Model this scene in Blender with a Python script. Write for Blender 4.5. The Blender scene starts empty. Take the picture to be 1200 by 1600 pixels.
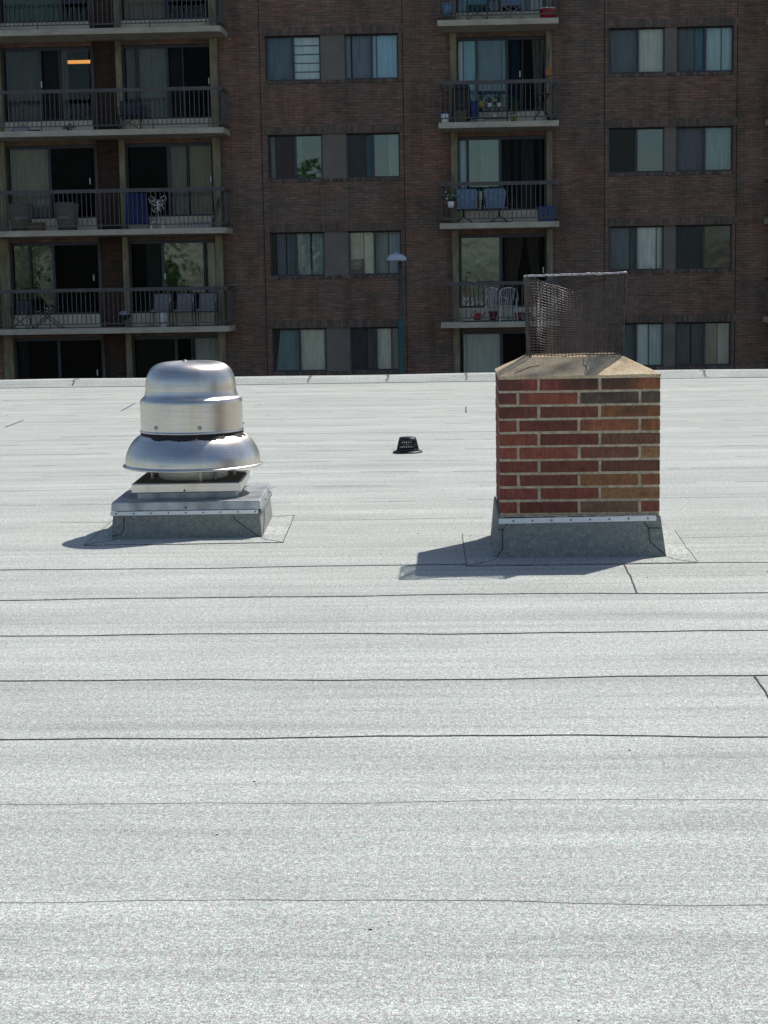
import bpy, math, random
from mathutils import Vector, Matrix
random.seed(7)
R = math.radians
S = bpy.context.scene
C = S.collection
# ------------------------------------------------------------------ camera
YAW, TILT, ROLL, CAMH = .0422, .134, -.017, 1.46
cy, sy = math.cos(YAW), math.sin(YAW)
fw = Vector((-sy*math.cos(TILT), cy*math.cos(TILT), -math.sin(TILT)))
r0 = Vector((cy, sy, 0)); u0 = r0.cross(fw)
rr = r0*math.cos(ROLL)+u0*math.sin(ROLL); uu = -r0*math.sin(ROLL)+u0*math.cos(ROLL)
cd = bpy.data.cameras.new('camera'); cam = bpy.data.objects.new('camera', cd); C.objects.link(cam)
cam.matrix_world = Matrix(((rr.x, uu.x, -fw.x, 0), (rr.y, uu.y, -fw.y, 0), (rr.z, uu.z, -fw.z, CAMH), (0, 0, 0, 1)))
cd.sensor_fit = 'VERTICAL'; cd.sensor_height = 24; cd.lens = 24*2700/1600
cd.clip_start = .05; cd.clip_end = 1500
S.camera = cam
S.render.resolution_x = 768; S.render.resolution_y = 1024
# ------------------------------------------------------------------ light
LX, LY = .457, .600                      # towards the sun, per unit height
SUN_EL = math.atan2(1, math.hypot(LX, LY)); SUN_AZ = math.atan2(LX, LY)
W = bpy.data.worlds.new("World"); S.world = W; W.use_nodes = True
nt = W.node_tree; nt.nodes.clear()
sk = nt.nodes.new('ShaderNodeTexSky'); sk.sky_type = 'NISHITA'; sk.sun_disc = False
sk.sun_elevation = SUN_EL; sk.sun_rotation = SUN_AZ; sk.altitude = 100; sk.air_density = 1.0; sk.dust_density = 1.0; sk.ozone_density = 1.0
bg = nt.nodes.new('ShaderNodeBackground'); bg.inputs[1].default_value = .095
ow = nt.nodes.new('ShaderNodeOutputWorld')
nt.links.new(sk.outputs[0], bg.inputs[0]); nt.links.new(bg.outputs[0], ow.inputs[0])
sd = bpy.data.lights.new('sun', 'SUN'); sd.energy = 4.1; sd.angle = R(.53); sd.color = (1, .955, .89)
so = bpy.data.objects.new('sun', sd); C.objects.link(so)
so.rotation_euler = Vector((LX, LY, 1)).to_track_quat('Z', 'Y').to_euler()
S.view_settings.view_transform = 'Standard'; S.view_settings.look = 'None'
S.view_settings.gamma = 1; S.view_settings.exposure = .15; S.view_settings.use_curve_mapping = False

# ------------------------------------------------------------------ mesh helpers
class MB:
    def __init__(s): s.v = []; s.f = []; s.sm = []; s.c = []
    def quad(s, pts, sm=False, col=None):
        b = len(s.v); s.v += [tuple(p) for p in pts]; s.f.append(tuple(range(b, b+len(pts)))); s.sm.append(sm); s.c.append(col)
    def box(s, x0, x1, y0, y1, z0, z1, col=None, j=0):
        P = [(x0,y0,z0),(x1,y0,z0),(x1,y1,z0),(x0,y1,z0),(x0,y0,z1),(x1,y0,z1),(x1,y1,z1),(x0,y1,z1)]
        s.hexa(P, col, j); return s
    def hexa(s, P, col=None, j=0):
        if j: P = [tuple(c+random.uniform(-j, j) for c in p) for p in P]
        b = len(s.v); s.v += [tuple(p) for p in P]
        for f in ((0,3,2,1),(4,5,6,7),(0,1,5,4),(1,2,6,5),(2,3,7,6),(3,0,4,7)):
            s.f.append(tuple(b+i for i in f)); s.sm.append(False); s.c.append(col)
    def prism(s, poly, z0, z1, col=None):
        n = len(poly); b = len(s.v)
        s.v += [(x, y, z0) for x, y in poly]+[(x, y, z1) for x, y in poly]
        s.f.append(tuple(b+i for i in range(n))[::-1]); s.f.append(tuple(b+n+i for i in range(n)))
        s.sm += [False]*2; s.c += [col]*2
        for i in range(n):
            k = (i+1) % n; s.f.append((b+i, b+k, b+n+k, b+n+i)); s.sm.append(False); s.c.append(col)
    def tube(s, pts, r, n=6, col=None, caps=True, closed=False):
        pts = [Vector(p) for p in pts]; m = len(pts); b = len(s.v)
        rs = r if isinstance(r, (list, tuple)) else [r]*m
        for i, p in enumerate(pts):
            if closed: t = pts[(i+1) % m]-pts[i-1]
            else: t = pts[min(i+1, m-1)]-pts[max(i-1, 0)]
            t = t.normalized() if t.length > 1e-9 else Vector((0, 0, 1))
            a = Vector((0, 0, 1)) if abs(t.z) < .9 else Vector((1, 0, 0))
            u = t.cross(a).normalized(); w = t.cross(u)
            for k in range(n):
                q = 2*math.pi*(k+.5)/n; s.v.append(tuple(p+(u*math.cos(q)+w*math.sin(q))*rs[i]))
        L = m if closed else m-1
        for i in range(L):
            i2 = (i+1) % m
            for k in range(n):
                k2 = (k+1) % n
                s.f.append((b+i*n+k, b+i2*n+k, b+i2*n+k2, b+i*n+k2)); s.sm.append(n > 4); s.c.append(col)
        if caps and not closed:
            s.f.append(tuple(b+k for k in range(n))); s.f.append(tuple(b+(m-1)*n+k for k in range(n))[::-1]); s.sm += [False]*2; s.c += [col]*2
        return s
    def lathe(s, prof, n=64, cx=0, cy=0, cz=0, col=None, cap0=False, cap1=False):
        b = len(s.v); m = len(prof)
        for r, z in prof:
            for k in range(n):
                a = 2*math.pi*k/n; s.v.append((cx+r*math.cos(a), cy+r*math.sin(a), cz+z))
        for i in range(m-1):
            for k in range(n):
                k2 = (k+1) % n
                s.f.append((b+i*n+k, b+i*n+k2, b+(i+1)*n+k2, b+(i+1)*n+k)); s.sm.append(True); s.c.append(col)
        if cap0: s.f.append(tuple(b+k for k in range(n))[::-1]); s.sm.append(False); s.c.append(col)
        if cap1: s.f.append(tuple(b+(m-1)*n+k for k in range(n))); s.sm.append(False); s.c.append(col)
        return s
    def build(s, name, mat, parent=None, loc=None, bevel=0, rot=0):
        me = bpy.data.meshes.new(name); me.from_pydata(s.v, [], s.f); me.update()
        me.polygons.foreach_set('use_smooth', s.sm)
        if any(c is not None for c in s.c):
            at = me.color_attributes.new('col', 'FLOAT_COLOR', 'CORNER')
            for p, c in zip(me.polygons, s.c):
                cc = c or (1, 1, 1)
                for li in p.loop_indices: at.data[li].color = (cc[0], cc[1], cc[2], 1)
        me.materials.append(mat)
        o = bpy.data.objects.new(name, me); C.objects.link(o)
        if parent: o.parent = parent
        if loc: o.location = loc
        if rot: o.rotation_euler.z = rot
        if bevel:
            md = o.modifiers.new('bevel', 'BEVEL'); md.width = bevel; md.segments = 2; md.limit_method = 'ANGLE'
        return o
def tag(o, label=None, cat=None, group=None, kind=None):
    for k, v in (('label', label), ('category', cat), ('group', group), ('kind', kind)):
        if v: o[k] = v
    return o
def thing(name, label, cat, loc=(0, 0, 0), rz=0, group=None):
    o = bpy.data.objects.new(name, None); C.objects.link(o); o.location = loc; o.rotation_euler.z = rz
    o.empty_display_size = .1
    return tag(o, label, cat, group)
def copy_tree(o, parent=None):
    c = o.copy(); C.objects.link(c); c.parent = parent
    for ch in [x for x in bpy.data.objects if x.parent == o]: copy_tree(ch, c)
    return c

# ------------------------------------------------------------------ materials
def newmat(name):
    m = bpy.data.materials.new(name); m.use_nodes = True; nt = m.node_tree; nt.nodes.clear()
    out = nt.nodes.new('ShaderNodeOutputMaterial'); b = nt.nodes.new('ShaderNodeBsdfPrincipled')
    nt.links.new(b.outputs[0], out.inputs[0]); return m, nt, b, out
def coords(nt, scale=(1, 1, 1), kind='Object'):
    tc = nt.nodes.new('ShaderNodeTexCoord'); mp = nt.nodes.new('ShaderNodeMapping'); mp.inputs['Scale'].default_value = scale
    nt.links.new(tc.outputs[kind], mp.inputs[0]); return mp.outputs[0]
def noise(nt, vec, scale, detail=3, rough=.5):
    n = nt.nodes.new('ShaderNodeTexNoise'); n.inputs['Scale'].default_value = scale; n.inputs['Detail'].default_value = detail
    n.inputs['Roughness'].default_value = rough; nt.links.new(vec, n.inputs['Vector']); return n.outputs['Fac']
def ramp(nt, fac, stops):
    n = nt.nodes.new('ShaderNodeValToRGB'); e = n.color_ramp.elements
    while len(e) < len(stops): e.new(.5)
    for el, (p, c) in zip(e, stops): el.position = p; el.color = (*c, 1) if len(c) == 3 else c
    nt.links.new(fac, n.inputs[0]); return n.outputs[0]
def mix(nt, fac, a, b, mode='MIX'):
    n = nt.nodes.new('ShaderNodeMix'); n.data_type = 'RGBA'; n.blend_type = mode
    for i, x in ((0, fac), (6, a), (7, b)):
        if isinstance(x, (int, float)): n.inputs[i].default_value = x
        elif isinstance(x, tuple): n.inputs[i].default_value = (*x, 1)
        else: nt.links.new(x, n.inputs[i])
    return n.outputs[2]
def g(v): return (v, v, v)
def bump(nt, b, h, strength=.3, dist=.01):
    n = nt.nodes.new('ShaderNodeBump'); n.inputs['Strength'].default_value = strength; n.inputs['Distance'].default_value = dist
    nt.links.new(h, n.inputs['Height']); nt.links.new(n.outputs[0], b.inputs['Normal'])
def simple(name, col, rough=.6, metal=0, var=.25, scale=12, stretch=(1, 1, 1), spec=None, bmp=0):
    m, nt, b, _ = newmat(name); v = coords(nt, stretch); n = noise(nt, v, scale, 4)
    c = ramp(nt, n, [(.3, tuple(x*(1-var) for x in col)), (.7, tuple(min(1, x*(1+var)) for x in col))])
    nt.links.new(c, b.inputs['Base Color']); b.inputs['Roughness'].default_value = rough; b.inputs['Metallic'].default_value = metal
    if spec is not None: b.inputs['Specular IOR Level'].default_value = spec
    if bmp: bump(nt, b, noise(nt, v, scale*4, 3), bmp, .004)
    return m

def membrane(name, tone=1.0, streak=True, con=1.0):
    m, nt, b, _ = newmat(name)
    v = coords(nt)
    a1 = noise(nt, v, 250, 2, .7); a2 = noise(nt, v, 95, 2, .6); a3 = noise(nt, v, 38, 2, .6)
    g1 = ramp(nt, a1, [(.36, g(1-.66*con)), (.5, g(1-.05*con)), (.64, g(1+.62*con))])
    g2 = ramp(nt, a2, [(.36, g(1-.32*con)), (.64, g(1+.32*con))])
    g3 = ramp(nt, a3, [(.34, g(.87)), (.66, g(1.13))])
    c = mix(nt, 1, g1, g2, 'MULTIPLY'); c = mix(nt, 1, c, g3, 'MULTIPLY')
    if streak:
        vs = coords(nt, (.22, 3.2, 1)); s1 = noise(nt, vs, 1.0, 5, .62)
        vt = coords(nt, (.5, 14, 1)); s2 = noise(nt, vt, 1.0, 4, .6)
        vb = coords(nt, (1, 1.6, 1)); s3 = noise(nt, vb, .9, 5, .6)
        c = mix(nt, 1, c, ramp(nt, s1, [(.3, g(.86)), (.7, g(1.12))]), 'MULTIPLY')
        c = mix(nt, 1, c, ramp(nt, s2, [(.28, g(.84)), (.5, g(1.0)), (.72, g(1.09))]), 'MULTIPLY')
        c = mix(nt, 1, c, ramp(nt, s3, [(.3, g(.93)), (.7, g(1.06))]), 'MULTIPLY')
    if streak:
        pn = noise(nt, coords(nt, (.45, .8, 1)), 1.3, 6, .55)
        c = mix(nt, 1, c, ramp(nt, pn, [(.44, g(1)), (.485, g(.955)), (.50, g(1.02)), (.60, g(1)), (.66, g(.94))]), 'MULTIPLY')
    tn = noise(nt, v, 45, 2, .6)
    c = mix(nt, 1, c, ramp(nt, tn, [(.36, (.95, 1.015, 1.0)), (.64, (1.04, .99, .995))]), 'MULTIPLY')
    c = mix(nt, 1, c, (.452*tone, .470*tone, .440*tone), 'MULTIPLY')
    nt.links.new(c, b.inputs['Base Color']); b.inputs['Roughness'].default_value = .9; b.inputs['Specular IOR Level'].default_value = .25
    bump(nt, b, a1, .25, .002)
    return m
M = {}
M['roof'] = membrane('granulated_membrane', 1.0, True, .85)
M['flash'] = membrane('flashing_membrane', .57, False, .4)
M['apron'] = membrane('apron_membrane', 1.0, True, .85)
M['bitumen'] = simple('bitumen', (.035, .03, .032), .75, scale=40, var=.5)
M['bitumen_soft'] = simple('bitumen_dusty', (.16, .15, .145), .85, scale=30, var=.6)
M['bitumen_mid'] = simple('bitumen_worn', (.15, .125, .12), .8, scale=25, var=.6)
M['bitumen_dust'] = simple('bitumen_dusted', (.29, .27, .25), .9, scale=9, var=.5)
M['seam_faint'] = simple('dusty_seam', (.30, .31, .30), .9, scale=8, var=.35)
M['white_metal'] = simple('white_aluminium', (.84, .85, .86), .4, 0, .06, 30)
M['galv'] = simple('galvanised_steel', (.42, .44, .45), .45, .6, .38, 7, (1.5, 1.5, 1))
M['galv_dk'] = simple('weathered_steel', (.28, .29, .30), .55, .7, .3, 14)
M['screw'] = simple('screw_steel', (.12, .12, .13), .5, .6, .3, 60)
M['rubber'] = simple('dark_tape', (.03, .022, .025), .8, 0, .5, 60, bmp=.5)
M['black'] = simple('black_plastic', (.012, .011, .016), .45, 0, .4, 60)
M['asphalt'] = simple('asphalt', (.055, .055, .056), .9, 0, .35, 3)

M['dull'] = simple('dull_galvanised', (.80, .78, .70), .5, .1, .12, 8, (1, 1, .3))
M['shade_dirt'] = simple('shade_and_dirt_brown', (.13, .105, .09), .85, .1, .35, 9)  # brown holds the skirt's shade and dark reflection besides dirt
# spun aluminium
m, nt, b, _ = newmat('spun_aluminium'); M['alu'] = m
v = coords(nt, (1, 1, 1)); vr = coords(nt, (1.2, 1.2, 60)); vv = coords(nt, (5, 5, .5))
rg = noise(nt, vr, 4, 5, .65); st = noise(nt, vv, 1.2, 4, .6); bl = noise(nt, v, 5, 4, .6)
c = mix(nt, 1, ramp(nt, rg, [(.3, g(.78)), (.7, g(1.05))]), ramp(nt, bl, [(.3, (.66, .66, .67)), (.7, (.84, .79, .71))]), 'MULTIPLY')
c = mix(nt, ramp(nt, st, [(.50, g(0)), (.68, g(.6))]), c, (.58, .47, .35))
nt.links.new(c, b.inputs['Base Color']); b.inputs['Metallic'].default_value = .92
nt.links.new(ramp(nt, bl, [(.25, g(.26)), (.75, g(.40))]), b.inputs['Roughness'])
b.inputs['Anisotropic'].default_value = .4
bump(nt, b, noise(nt, v, 6, 1), .10, .01)

# chimney brick (colour of every brick from its own attribute)
m, nt, b, _ = newmat('chimney_brick'); M['brick'] = m
at = nt.nodes.new('ShaderNodeAttribute'); at.attribute_name = 'col'
vs = coords(nt, (260, 260, 12)); s = noise(nt, vs, 1, 3, .6); n2 = noise(nt, coords(nt), 38, 5, .65); n3 = noise(nt, coords(nt, (1, 1, 1.4)), 9, 5, .7)
c = mix(nt, 1, at.outputs['Color'], ramp(nt, s, [(.3, g(.62)), (.7, g(1.3))]), 'MULTIPLY')
c = mix(nt, 1, c, ramp(nt, n2, [(.3, g(.7)), (.7, g(1.25))]), 'MULTIPLY')
c = mix(nt, ramp(nt, n3, [(.54, g(0)), (.70, g(.5))]), c, (.045, .036, .024))
n4 = noise(nt, coords(nt, (1, 1, 1)), 3.3, 3, .6); tcz = nt.nodes.new('ShaderNodeTexCoord'); sz = nt.nodes.new('ShaderNodeSeparateXYZ'); nt.links.new(tcz.outputs['Object'], sz.inputs[0])
mr = nt.nodes.new('ShaderNodeMapRange'); mr.inputs[1].default_value = .66; mr.inputs[2].default_value = .95; nt.links.new(sz.outputs[2], mr.inputs[0])
c = mix(nt, mix(nt, 1, mr.outputs[0], ramp(nt, n4, [(.42, g(0)), (.56, g(.85))]), 'MULTIPLY'), c, (.035, .030, .026))
nt.links.new(c, b.inputs['Base Color']); b.inputs['Roughness'].default_value = .88; bump(nt, b, s, .5, .003)
M['mortar'] = simple('mortar', (.47, .40, .285), .95, 0, .3, 45, bmp=.6)
m, nt, b, _ = newmat('crown_concrete'); M['crown'] = m
v = coords(nt); n1 = noise(nt, v, 7, 6, .65); n2 = noise(nt, v, 130, 3, .6)
c = mix(nt, 1, ramp(nt, n1, [(.3, (.27, .20, .125)), (.5, (.56, .44, .28)), (.72, (.66, .55, .38))]), ramp(nt, n2, [(.3, g(.6)), (.7, g(1.3))]), 'MULTIPLY')
nt.links.new(c, b.inputs['Base Color']); b.inputs['Roughness'].default_value = .95; bump(nt, b, n2, .6, .003)
m, nt, b, _ = newmat('rusty_wire'); M['wire'] = m
n1 = noise(nt, coords(nt), 25, 3); nt.links.new(ramp(nt, n1, [(.35, (.035, .024, .022)), (.55, (.055, .044, .042)), (.7, (.11, .095, .092))]), b.inputs['Base Color'])
b.inputs['Metallic'].default_value = .35; b.inputs['Roughness'].default_value = .35

M['rim'] = simple('bright_galvanised_wire', (.42, .40, .43), .35, .3, .4, 70)
# facade brick
def facade_brick(name, tint=(1, 1, 1)):
    m, nt, b, _ = newmat(name)
    tc = nt.nodes.new('ShaderNodeTexCoord'); sp = nt.nodes.new('ShaderNodeSeparateXYZ'); cb = nt.nodes.new('ShaderNodeCombineXYZ')
    ad = nt.nodes.new('ShaderNodeMath'); ad.operation = 'ADD'
    nt.links.new(tc.outputs['Object'], sp.inputs[0]); nt.links.new(sp.outputs[0], ad.inputs[0]); nt.links.new(sp.outputs[1], ad.inputs[1])
    nt.links.new(ad.outputs[0], cb.inputs[0]); nt.links.new(sp.outputs[2], cb.inputs[1])
    bt = nt.nodes.new('ShaderNodeTexBrick'); nt.links.new(cb.outputs[0], bt.inputs['Vector'])
    bt.inputs['Scale'].default_value = 1; bt.inputs['Brick Width'].default_value = .28; bt.inputs['Row Height'].default_value = .0785
    bt.inputs['Mortar Size'].default_value = .007; bt.inputs['Mortar Smooth'].default_value = .3; bt.inputs['Bias'].default_value = -.1
    bt.inputs['Color1'].default_value = (.158, .112, .098, 1); bt.inputs['Color2'].default_value = (.106, .092, .082, 1); bt.inputs['Mortar'].default_value = (.066, .061, .056, 1)
    big = noise(nt, coords(nt, (.55, 1, .9)), .8, 5, .6); md = noise(nt, coords(nt, (2.6, 1, 9)), 1.6, 5, .75)
    ly = noise(nt, coords(nt, (1.6, .1, 20)), 1.0, 3, .65)
    c = mix(nt, 1, bt.outputs[0], ramp(nt, md, [(.3, g(.72)), (.7, g(1.3))]), 'MULTIPLY')
    c = mix(nt, ramp(nt, big, [(.35, g(0)), (.65, g(.75))]), c, mix(nt, 1, c, (1.40, 1.02, .93), 'MULTIPLY'))
    c = mix(nt, 1, c, ramp(nt, ly, [(.35, g(.82)), (.65, g(1.18))]), 'MULTIPLY')
    rp = noise(nt, coords(nt, (.9, .1, 4)), .9, 2, .5)
    c = mix(nt, ramp(nt, rp, [(.66, g(0)), (.74, g(.4))]), c, (.20, .10, .065))
    wst = noise(nt, coords(nt, (2.2, 1, .35)), 1.1, 4, .6)
    c = mix(nt, 1, c, ramp(nt, wst, [(.36, g(.80)), (.52, g(1.0)), (.72, g(1.14))]), 'MULTIPLY')
    c = mix(nt, 1, c, tint, 'MULTIPLY')
    nt.links.new(c, b.inputs['Base Color']); b.inputs['Roughness'].default_value = .92; b.inputs['Specular IOR Level'].default_value = .2
    bump(nt, b, bt.outputs['Fac'], -.4, .006)
    return m
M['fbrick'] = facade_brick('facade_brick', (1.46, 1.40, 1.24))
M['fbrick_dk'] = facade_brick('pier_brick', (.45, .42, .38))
m, nt, b, _ = newmat('soldier_brick'); M['soldier'] = m
at = nt.nodes.new('ShaderNodeAttribute'); at.attribute_name = 'col'
n1 = noise(nt, coords(nt), 14, 4); nt.links.new(mix(nt, 1, at.outputs['Color'], ramp(nt, n1, [(.3, g(.65)), (.7, g(1.3))]), 'MULTIPLY'), b.inputs['Base Color'])
b.inputs['Roughness'].default_value = .92
M['joint'] = simple('sealant_and_head_shade', (.022, .021, .02), .9)  # also colours the painted shade strip at the window heads
m, nt, b, _ = newmat('balcony_concrete'); M['conc'] = m
n1 = noise(nt, coords(nt, (1, 1, 2.5)), 2.2, 6, .68); n2 = noise(nt, coords(nt), 45, 3, .6)
c = mix(nt, 1, ramp(nt, n1, [(.28, (.37, .33, .255)), (.5, (.53, .475, .37)), (.72, (.64, .58, .46))]), ramp(nt, n2, [(.3, g(.75)), (.7, g(1.2))]), 'MULTIPLY')
nt.links.new(c, b.inputs['Base Color']); b.inputs['Roughness'].default_value = .93
M['sill'] = simple('pale_sill', (.68, .61, .46), .9, 0, .15, 3)
M['fin'] = simple('olive_concrete', (.25, .22, .14), .93, 0, .35, 2.5, (3, 3, .8))  # olive concrete, tone varied at random
M['fframe'] = simple('dark_bronze_frame', (.045, .048, .068), .45, .2, .2, 8)
M['infill'] = simple('brown_infill_panel', (.20, .17, .14), .7, 0, .12, 2)
M['rail'] = simple('painted_railing', (.105, .093, .092), .6, 0, .2, 4)
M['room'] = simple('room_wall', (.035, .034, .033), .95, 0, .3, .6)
def glass(name, tint=(.93, .96, .96), rough=.015, k=1.35):
    m = bpy.data.materials.new(name); m.use_nodes = True; nt = m.node_tree; nt.nodes.clear()
    out = nt.nodes.new('ShaderNodeOutputMaterial'); mx = nt.nodes.new('ShaderNodeMixShader')
    tr = nt.nodes.new('ShaderNodeBsdfTransparent'); tr.inputs[0].default_value = (*tint, 1)
    gl = nt.nodes.new('ShaderNodeBsdfGlossy'); gl.inputs['Roughness'].default_value = rough; gl.inputs['Color'].default_value = (.9, .97, 1, 1)
    fr = nt.nodes.new('ShaderNodeFresnel'); fr.inputs[0].default_value = k
    bp = nt.nodes.new('ShaderNodeBump'); bp.inputs['Strength'].default_value = .35; bp.inputs['Distance'].default_value = .02
    nt.links.new(noise(nt, coords(nt, (1, 1, 1)), 1.8, 2), bp.inputs['Height'])
    nt.links.new(bp.outputs[0], gl.inputs['Normal']); nt.links.new(bp.outputs[0], fr.inputs['Normal'])
    nt.links.new(fr.outputs[0], mx.inputs[0]); nt.links.new(tr.outputs[0], mx.inputs[1]); nt.links.new(gl.outputs[0], mx.inputs[2]); nt.links.new(mx.outputs[0], out.inputs[0])
    return m
M['glass'] = glass('window_glass', k=1.5)
M['mirror'] = glass('reflective_window_glass', (.62, .74, .72), .008, 1.85)
M['glass_dim'] = glass('balcony_door_glass', (.86, .88, .87), .015, 1.28)
M['screen_dark'] = glass('dark_door_screen', (.60, .61, .62), .15, 1.13)
M['screen'] = glass('window_behind_insect_screen', (.74, .77, .79), .15, 1.28)
_cl = {}
def cloth(col):
    if col not in _cl: _cl[col] = simple('fabric', col, .9, 0, .16, 2.2, (4, 1, .6))
    return _cl[col]

# ------------------------------------------------------------------ ground and our own roof
gm = MB(); gm.quad([(-260, -200, -5.6), (260, -200, -5.6), (260, 260, -5.6), (-260, 260, -5.6)])
tag(gm.build('ground', M['asphalt']), kind='structure')
rf = MB(); rf.box(-22, 16, -9, 25.05, -5.6, 0)
roof = tag(rf.build('flat_roof', M['roof']), kind='structure')

def wob(x0, x1, y, step, amp, seed):
    rnd = random.Random(seed); ph = [rnd.uniform(0, 6.3) for _ in range(4)]; pts = []
    n = int((x1-x0)/step)
    for i in range(n+1):
        x = x0+(x1-x0)*i/n
        pts.append((x, y+amp*(math.sin(x*1.5+ph[0])+.6*math.sin(x*3.7+ph[1])+.25*math.sin(x*8.1+ph[2])+.1*math.sin(x*21+ph[3]))))
    return pts
def ribbon(mb, pts, w, z0=-.004, z1=.0035, gap=0, seed=0, rough=.35):
    """flat raised bead of irregular width along a polyline; gap = share of it left out in runs"""
    rnd = random.Random(seed); on = True; prev = None; run = 0
    for i, (x, y) in enumerate(pts):
        a = pts[max(i-1, 0)]; b = pts[min(i+1, len(pts)-1)]
        t = Vector((b[0]-a[0], b[1]-a[1])).normalized(); n = Vector((-t.y, t.x))
        if run <= 0:
            on = rnd.random() >= gap if gap else True; run = rnd.randint(1, 5)
        run -= 1
        h = w*.5*(1+rnd.uniform(-rough, rough)); h2 = w*.5*(1+rnd.uniform(-rough, rough))
        cur = ((x+n.x*h, y+n.y*h), (x-n.x*h2, y-n.y*h2))
        if prev and on:
            (p, q), (r_, s_) = prev, cur
            mb.hexa([(q[0], q[1], z0), (s_[0], s_[1], z0), (r_[0], r_[1], z0), (p[0], p[1], z0), (q[0], q[1], z1), (s_[0], s_[1], z1), (r_[0], r_[1], z1), (p[0], p[1], z1)])
        prev = cur
seams = [(8.74, .0045, 0, 'bitumen_mid'), (7.895, .0048, 0, 'bitumen_mid'), (7.04, .0048, 0, 'bitumen_mid'), (6.222, .0045, 0, 'bitumen_mid'), (5.392, .0042, 0, 'bitumen_mid'),
         (4.70, .0024, 0, 'bitumen_dust'), (3.918, .0017, 0, 'bitumen_dust'),
         (2.9, .003, .5, 'bitumen_soft')]
for i, (y, w, gp, mt) in enumerate(seams):
    mb = MB(); ribbon(mb, wob(-9, 7, y, .045, .017, i+3), w, gap=gp, seed=i, z1=.0035 if w > .004 else .0012, rough=.4 if w > .004 else .85); mb.build('seam', M[mt], roof)
for i, y in enumerate((9.62, 10.5, 11.35, 12.2, 13.1, 13.9, 14.8, 15.7, 16.5, 17.4, 18.3, 19.2, 20.1, 21.0, 21.9, 22.8, 23.7)):
    mb = MB(); ribbon(mb, wob(-14, 10, y, .09, .02, i+30), .010+.0010*i, gap=.45, seed=i+40, z1=.0012); mb.build('seam', M['seam_faint'], roof)
for i, (x0, y0, x1, y1, w) in enumerate([(-4.665, 17.7, -4.70, 18.6, .012), (-3.854, 19.8, -3.92, 21.05, .012), (.117, 18.83, .124, 19.78, .011), (1.080, 6.21, 1.070, 5.41, .005), (.853, 8.73, .833, 7.9, .006), (-6.2, 12.2, -6.22, 13.1, .012), (3.1, 15.7, 3.08, 16.5, .014)]):
    mb = MB(); n = 14; rnd = random.Random(i)
    ribbon(mb, [(x0+(x1-x0)*k/n+rnd.uniform(-.003, .003), y0+(y1-y0)*k/n) for k in range(n+1)], w, seed=i+90); mb.build('seam', M['bitumen'], roof)
# specks of debris
mb = MB(); rnd = random.Random(5)
for k in range(60):
    y = rnd.uniform(3.2, 22); x = rnd.uniform(-.27*y-.2, .20*y+.2); s = rnd.uniform(.002, .0045)*(1+.04*y)
    mb.hexa([(x-s, y-s*.5, 0), (x+s*.8, y-s*.6, 0), (x+s, y+s*.5, 0), (x-s*.7, y+s*.6, 0), (x-s*.6, y-s*.3, s*.6), (x+s*.5, y-s*.3, s*.5), (x+s*.5, y+s*.3, s*.6), (x-s*.4, y+s*.3, s*.4)])
tag(mb.build('roof_grit', M['bitumen']), 'scattered dark specks of grit and bitumen crumbs on the roof', 'debris', kind='stuff')

# far edge of the roof
pp = thing('roof_parapet', 'low granulated edge kerb along the far side of the pale flat roof', 'parapet', (0, 0, 0))
mb = MB(); rnd = random.Random(8); n = 120
def pz(x): return .085+.004*math.sin(x*.8)+.003*math.sin(x*2.1+1)
prof = [(24.50, .004), (24.60, .03), (24.72, .0), (24.95, .0)]
for i in range(n):
    xa = -22+38*i/n; xb = -22+38*(i+1)/n
    P = lambda x: [(x, 24.52, -.01), (x, 24.52, .006), (x, 24.74, pz(x)), (x, 25.10, pz(x)+.004), (x, 25.10, -.25)]
    A, B = P(xa), P(xb)
    for k in range(4): mb.quad([A[k], B[k], B[k+1], A[k+1]])
mb.build('kerb_cap', M['roof'], pp)
for x in (-9.96, -5.48, -2.08, -.96, .16, 3.54, 6.9):
    mb = MB()
    for k in range(8):
        y0 = 24.56+.068*k; y1 = y0+.06; dx = .012*math.sin(k*1.3+x)
        za = min(.006+(y0-24.52)/.22*(pz(x)-.006), pz(x)+.003); zb = min(.006+(y1-24.52)/.22*(pz(x)-.006), pz(x)+.003)
        mb.hexa([(x-.013+dx, y0, za-.01), (x+.013+dx, y0, za-.01), (x+.013+dx, y1, zb-.01), (x-.013+dx, y1, zb-.01), (x-.013+dx, y0, za+.005), (x+.013+dx, y0, za+.005), (x+.013+dx, y1, zb+.006), (x-.013+dx, y1, zb+.006)])
    mb.build('joint', M['bitumen_soft'], pp)
mb = MB(); ribbon(mb, wob(-14, 12, 24.505, .12, .01, 77), .02, z1=.006, seed=4); mb.build('edge_seam', M['bitumen_soft'], pp)

# ------------------------------------------------------------------ exhaust fan
fan = thing('roof_exhaust_fan', 'spun aluminium mushroom shaped exhaust fan on a square flashed curb, left on the roof', 'exhaust fan', (-1.567, 10.215, 0), .035)
hw = .425
mb = MB()
prof = [(-hw-.004, 0), (hw+.004, .15)]
mb.hexa([(-hw-.012, -hw-.012, -.01), (hw+.012, -hw-.012, -.01), (hw+.012, hw+.012, -.01), (-hw-.012, hw+.012, -.01), (-hw+.004, -hw+.004, .15), (hw-.004, -hw+.004, .15), (hw-.004, hw-.004, .15), (-hw+.004, hw-.004, .15)])
mb.build('curb', M['flash'], fan, bevel=.006)
def tri_line(par, pts, r=.003): MB().tube(pts, r*.75, 5).build('bitumen_line', M['bitumen'], par)
y = -hw-.011
tri_line(fan, [(.27, y+.012, .125), (.285, y+.008, .10), (.40, y-.0, .015), (.425, y-.002, .004)]); tri_line(fan, [(-.425, y, .02), (-.38, y+.002, .03), (-.36, y+.004, .06), (-.36, y+.01, .13)])
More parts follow.
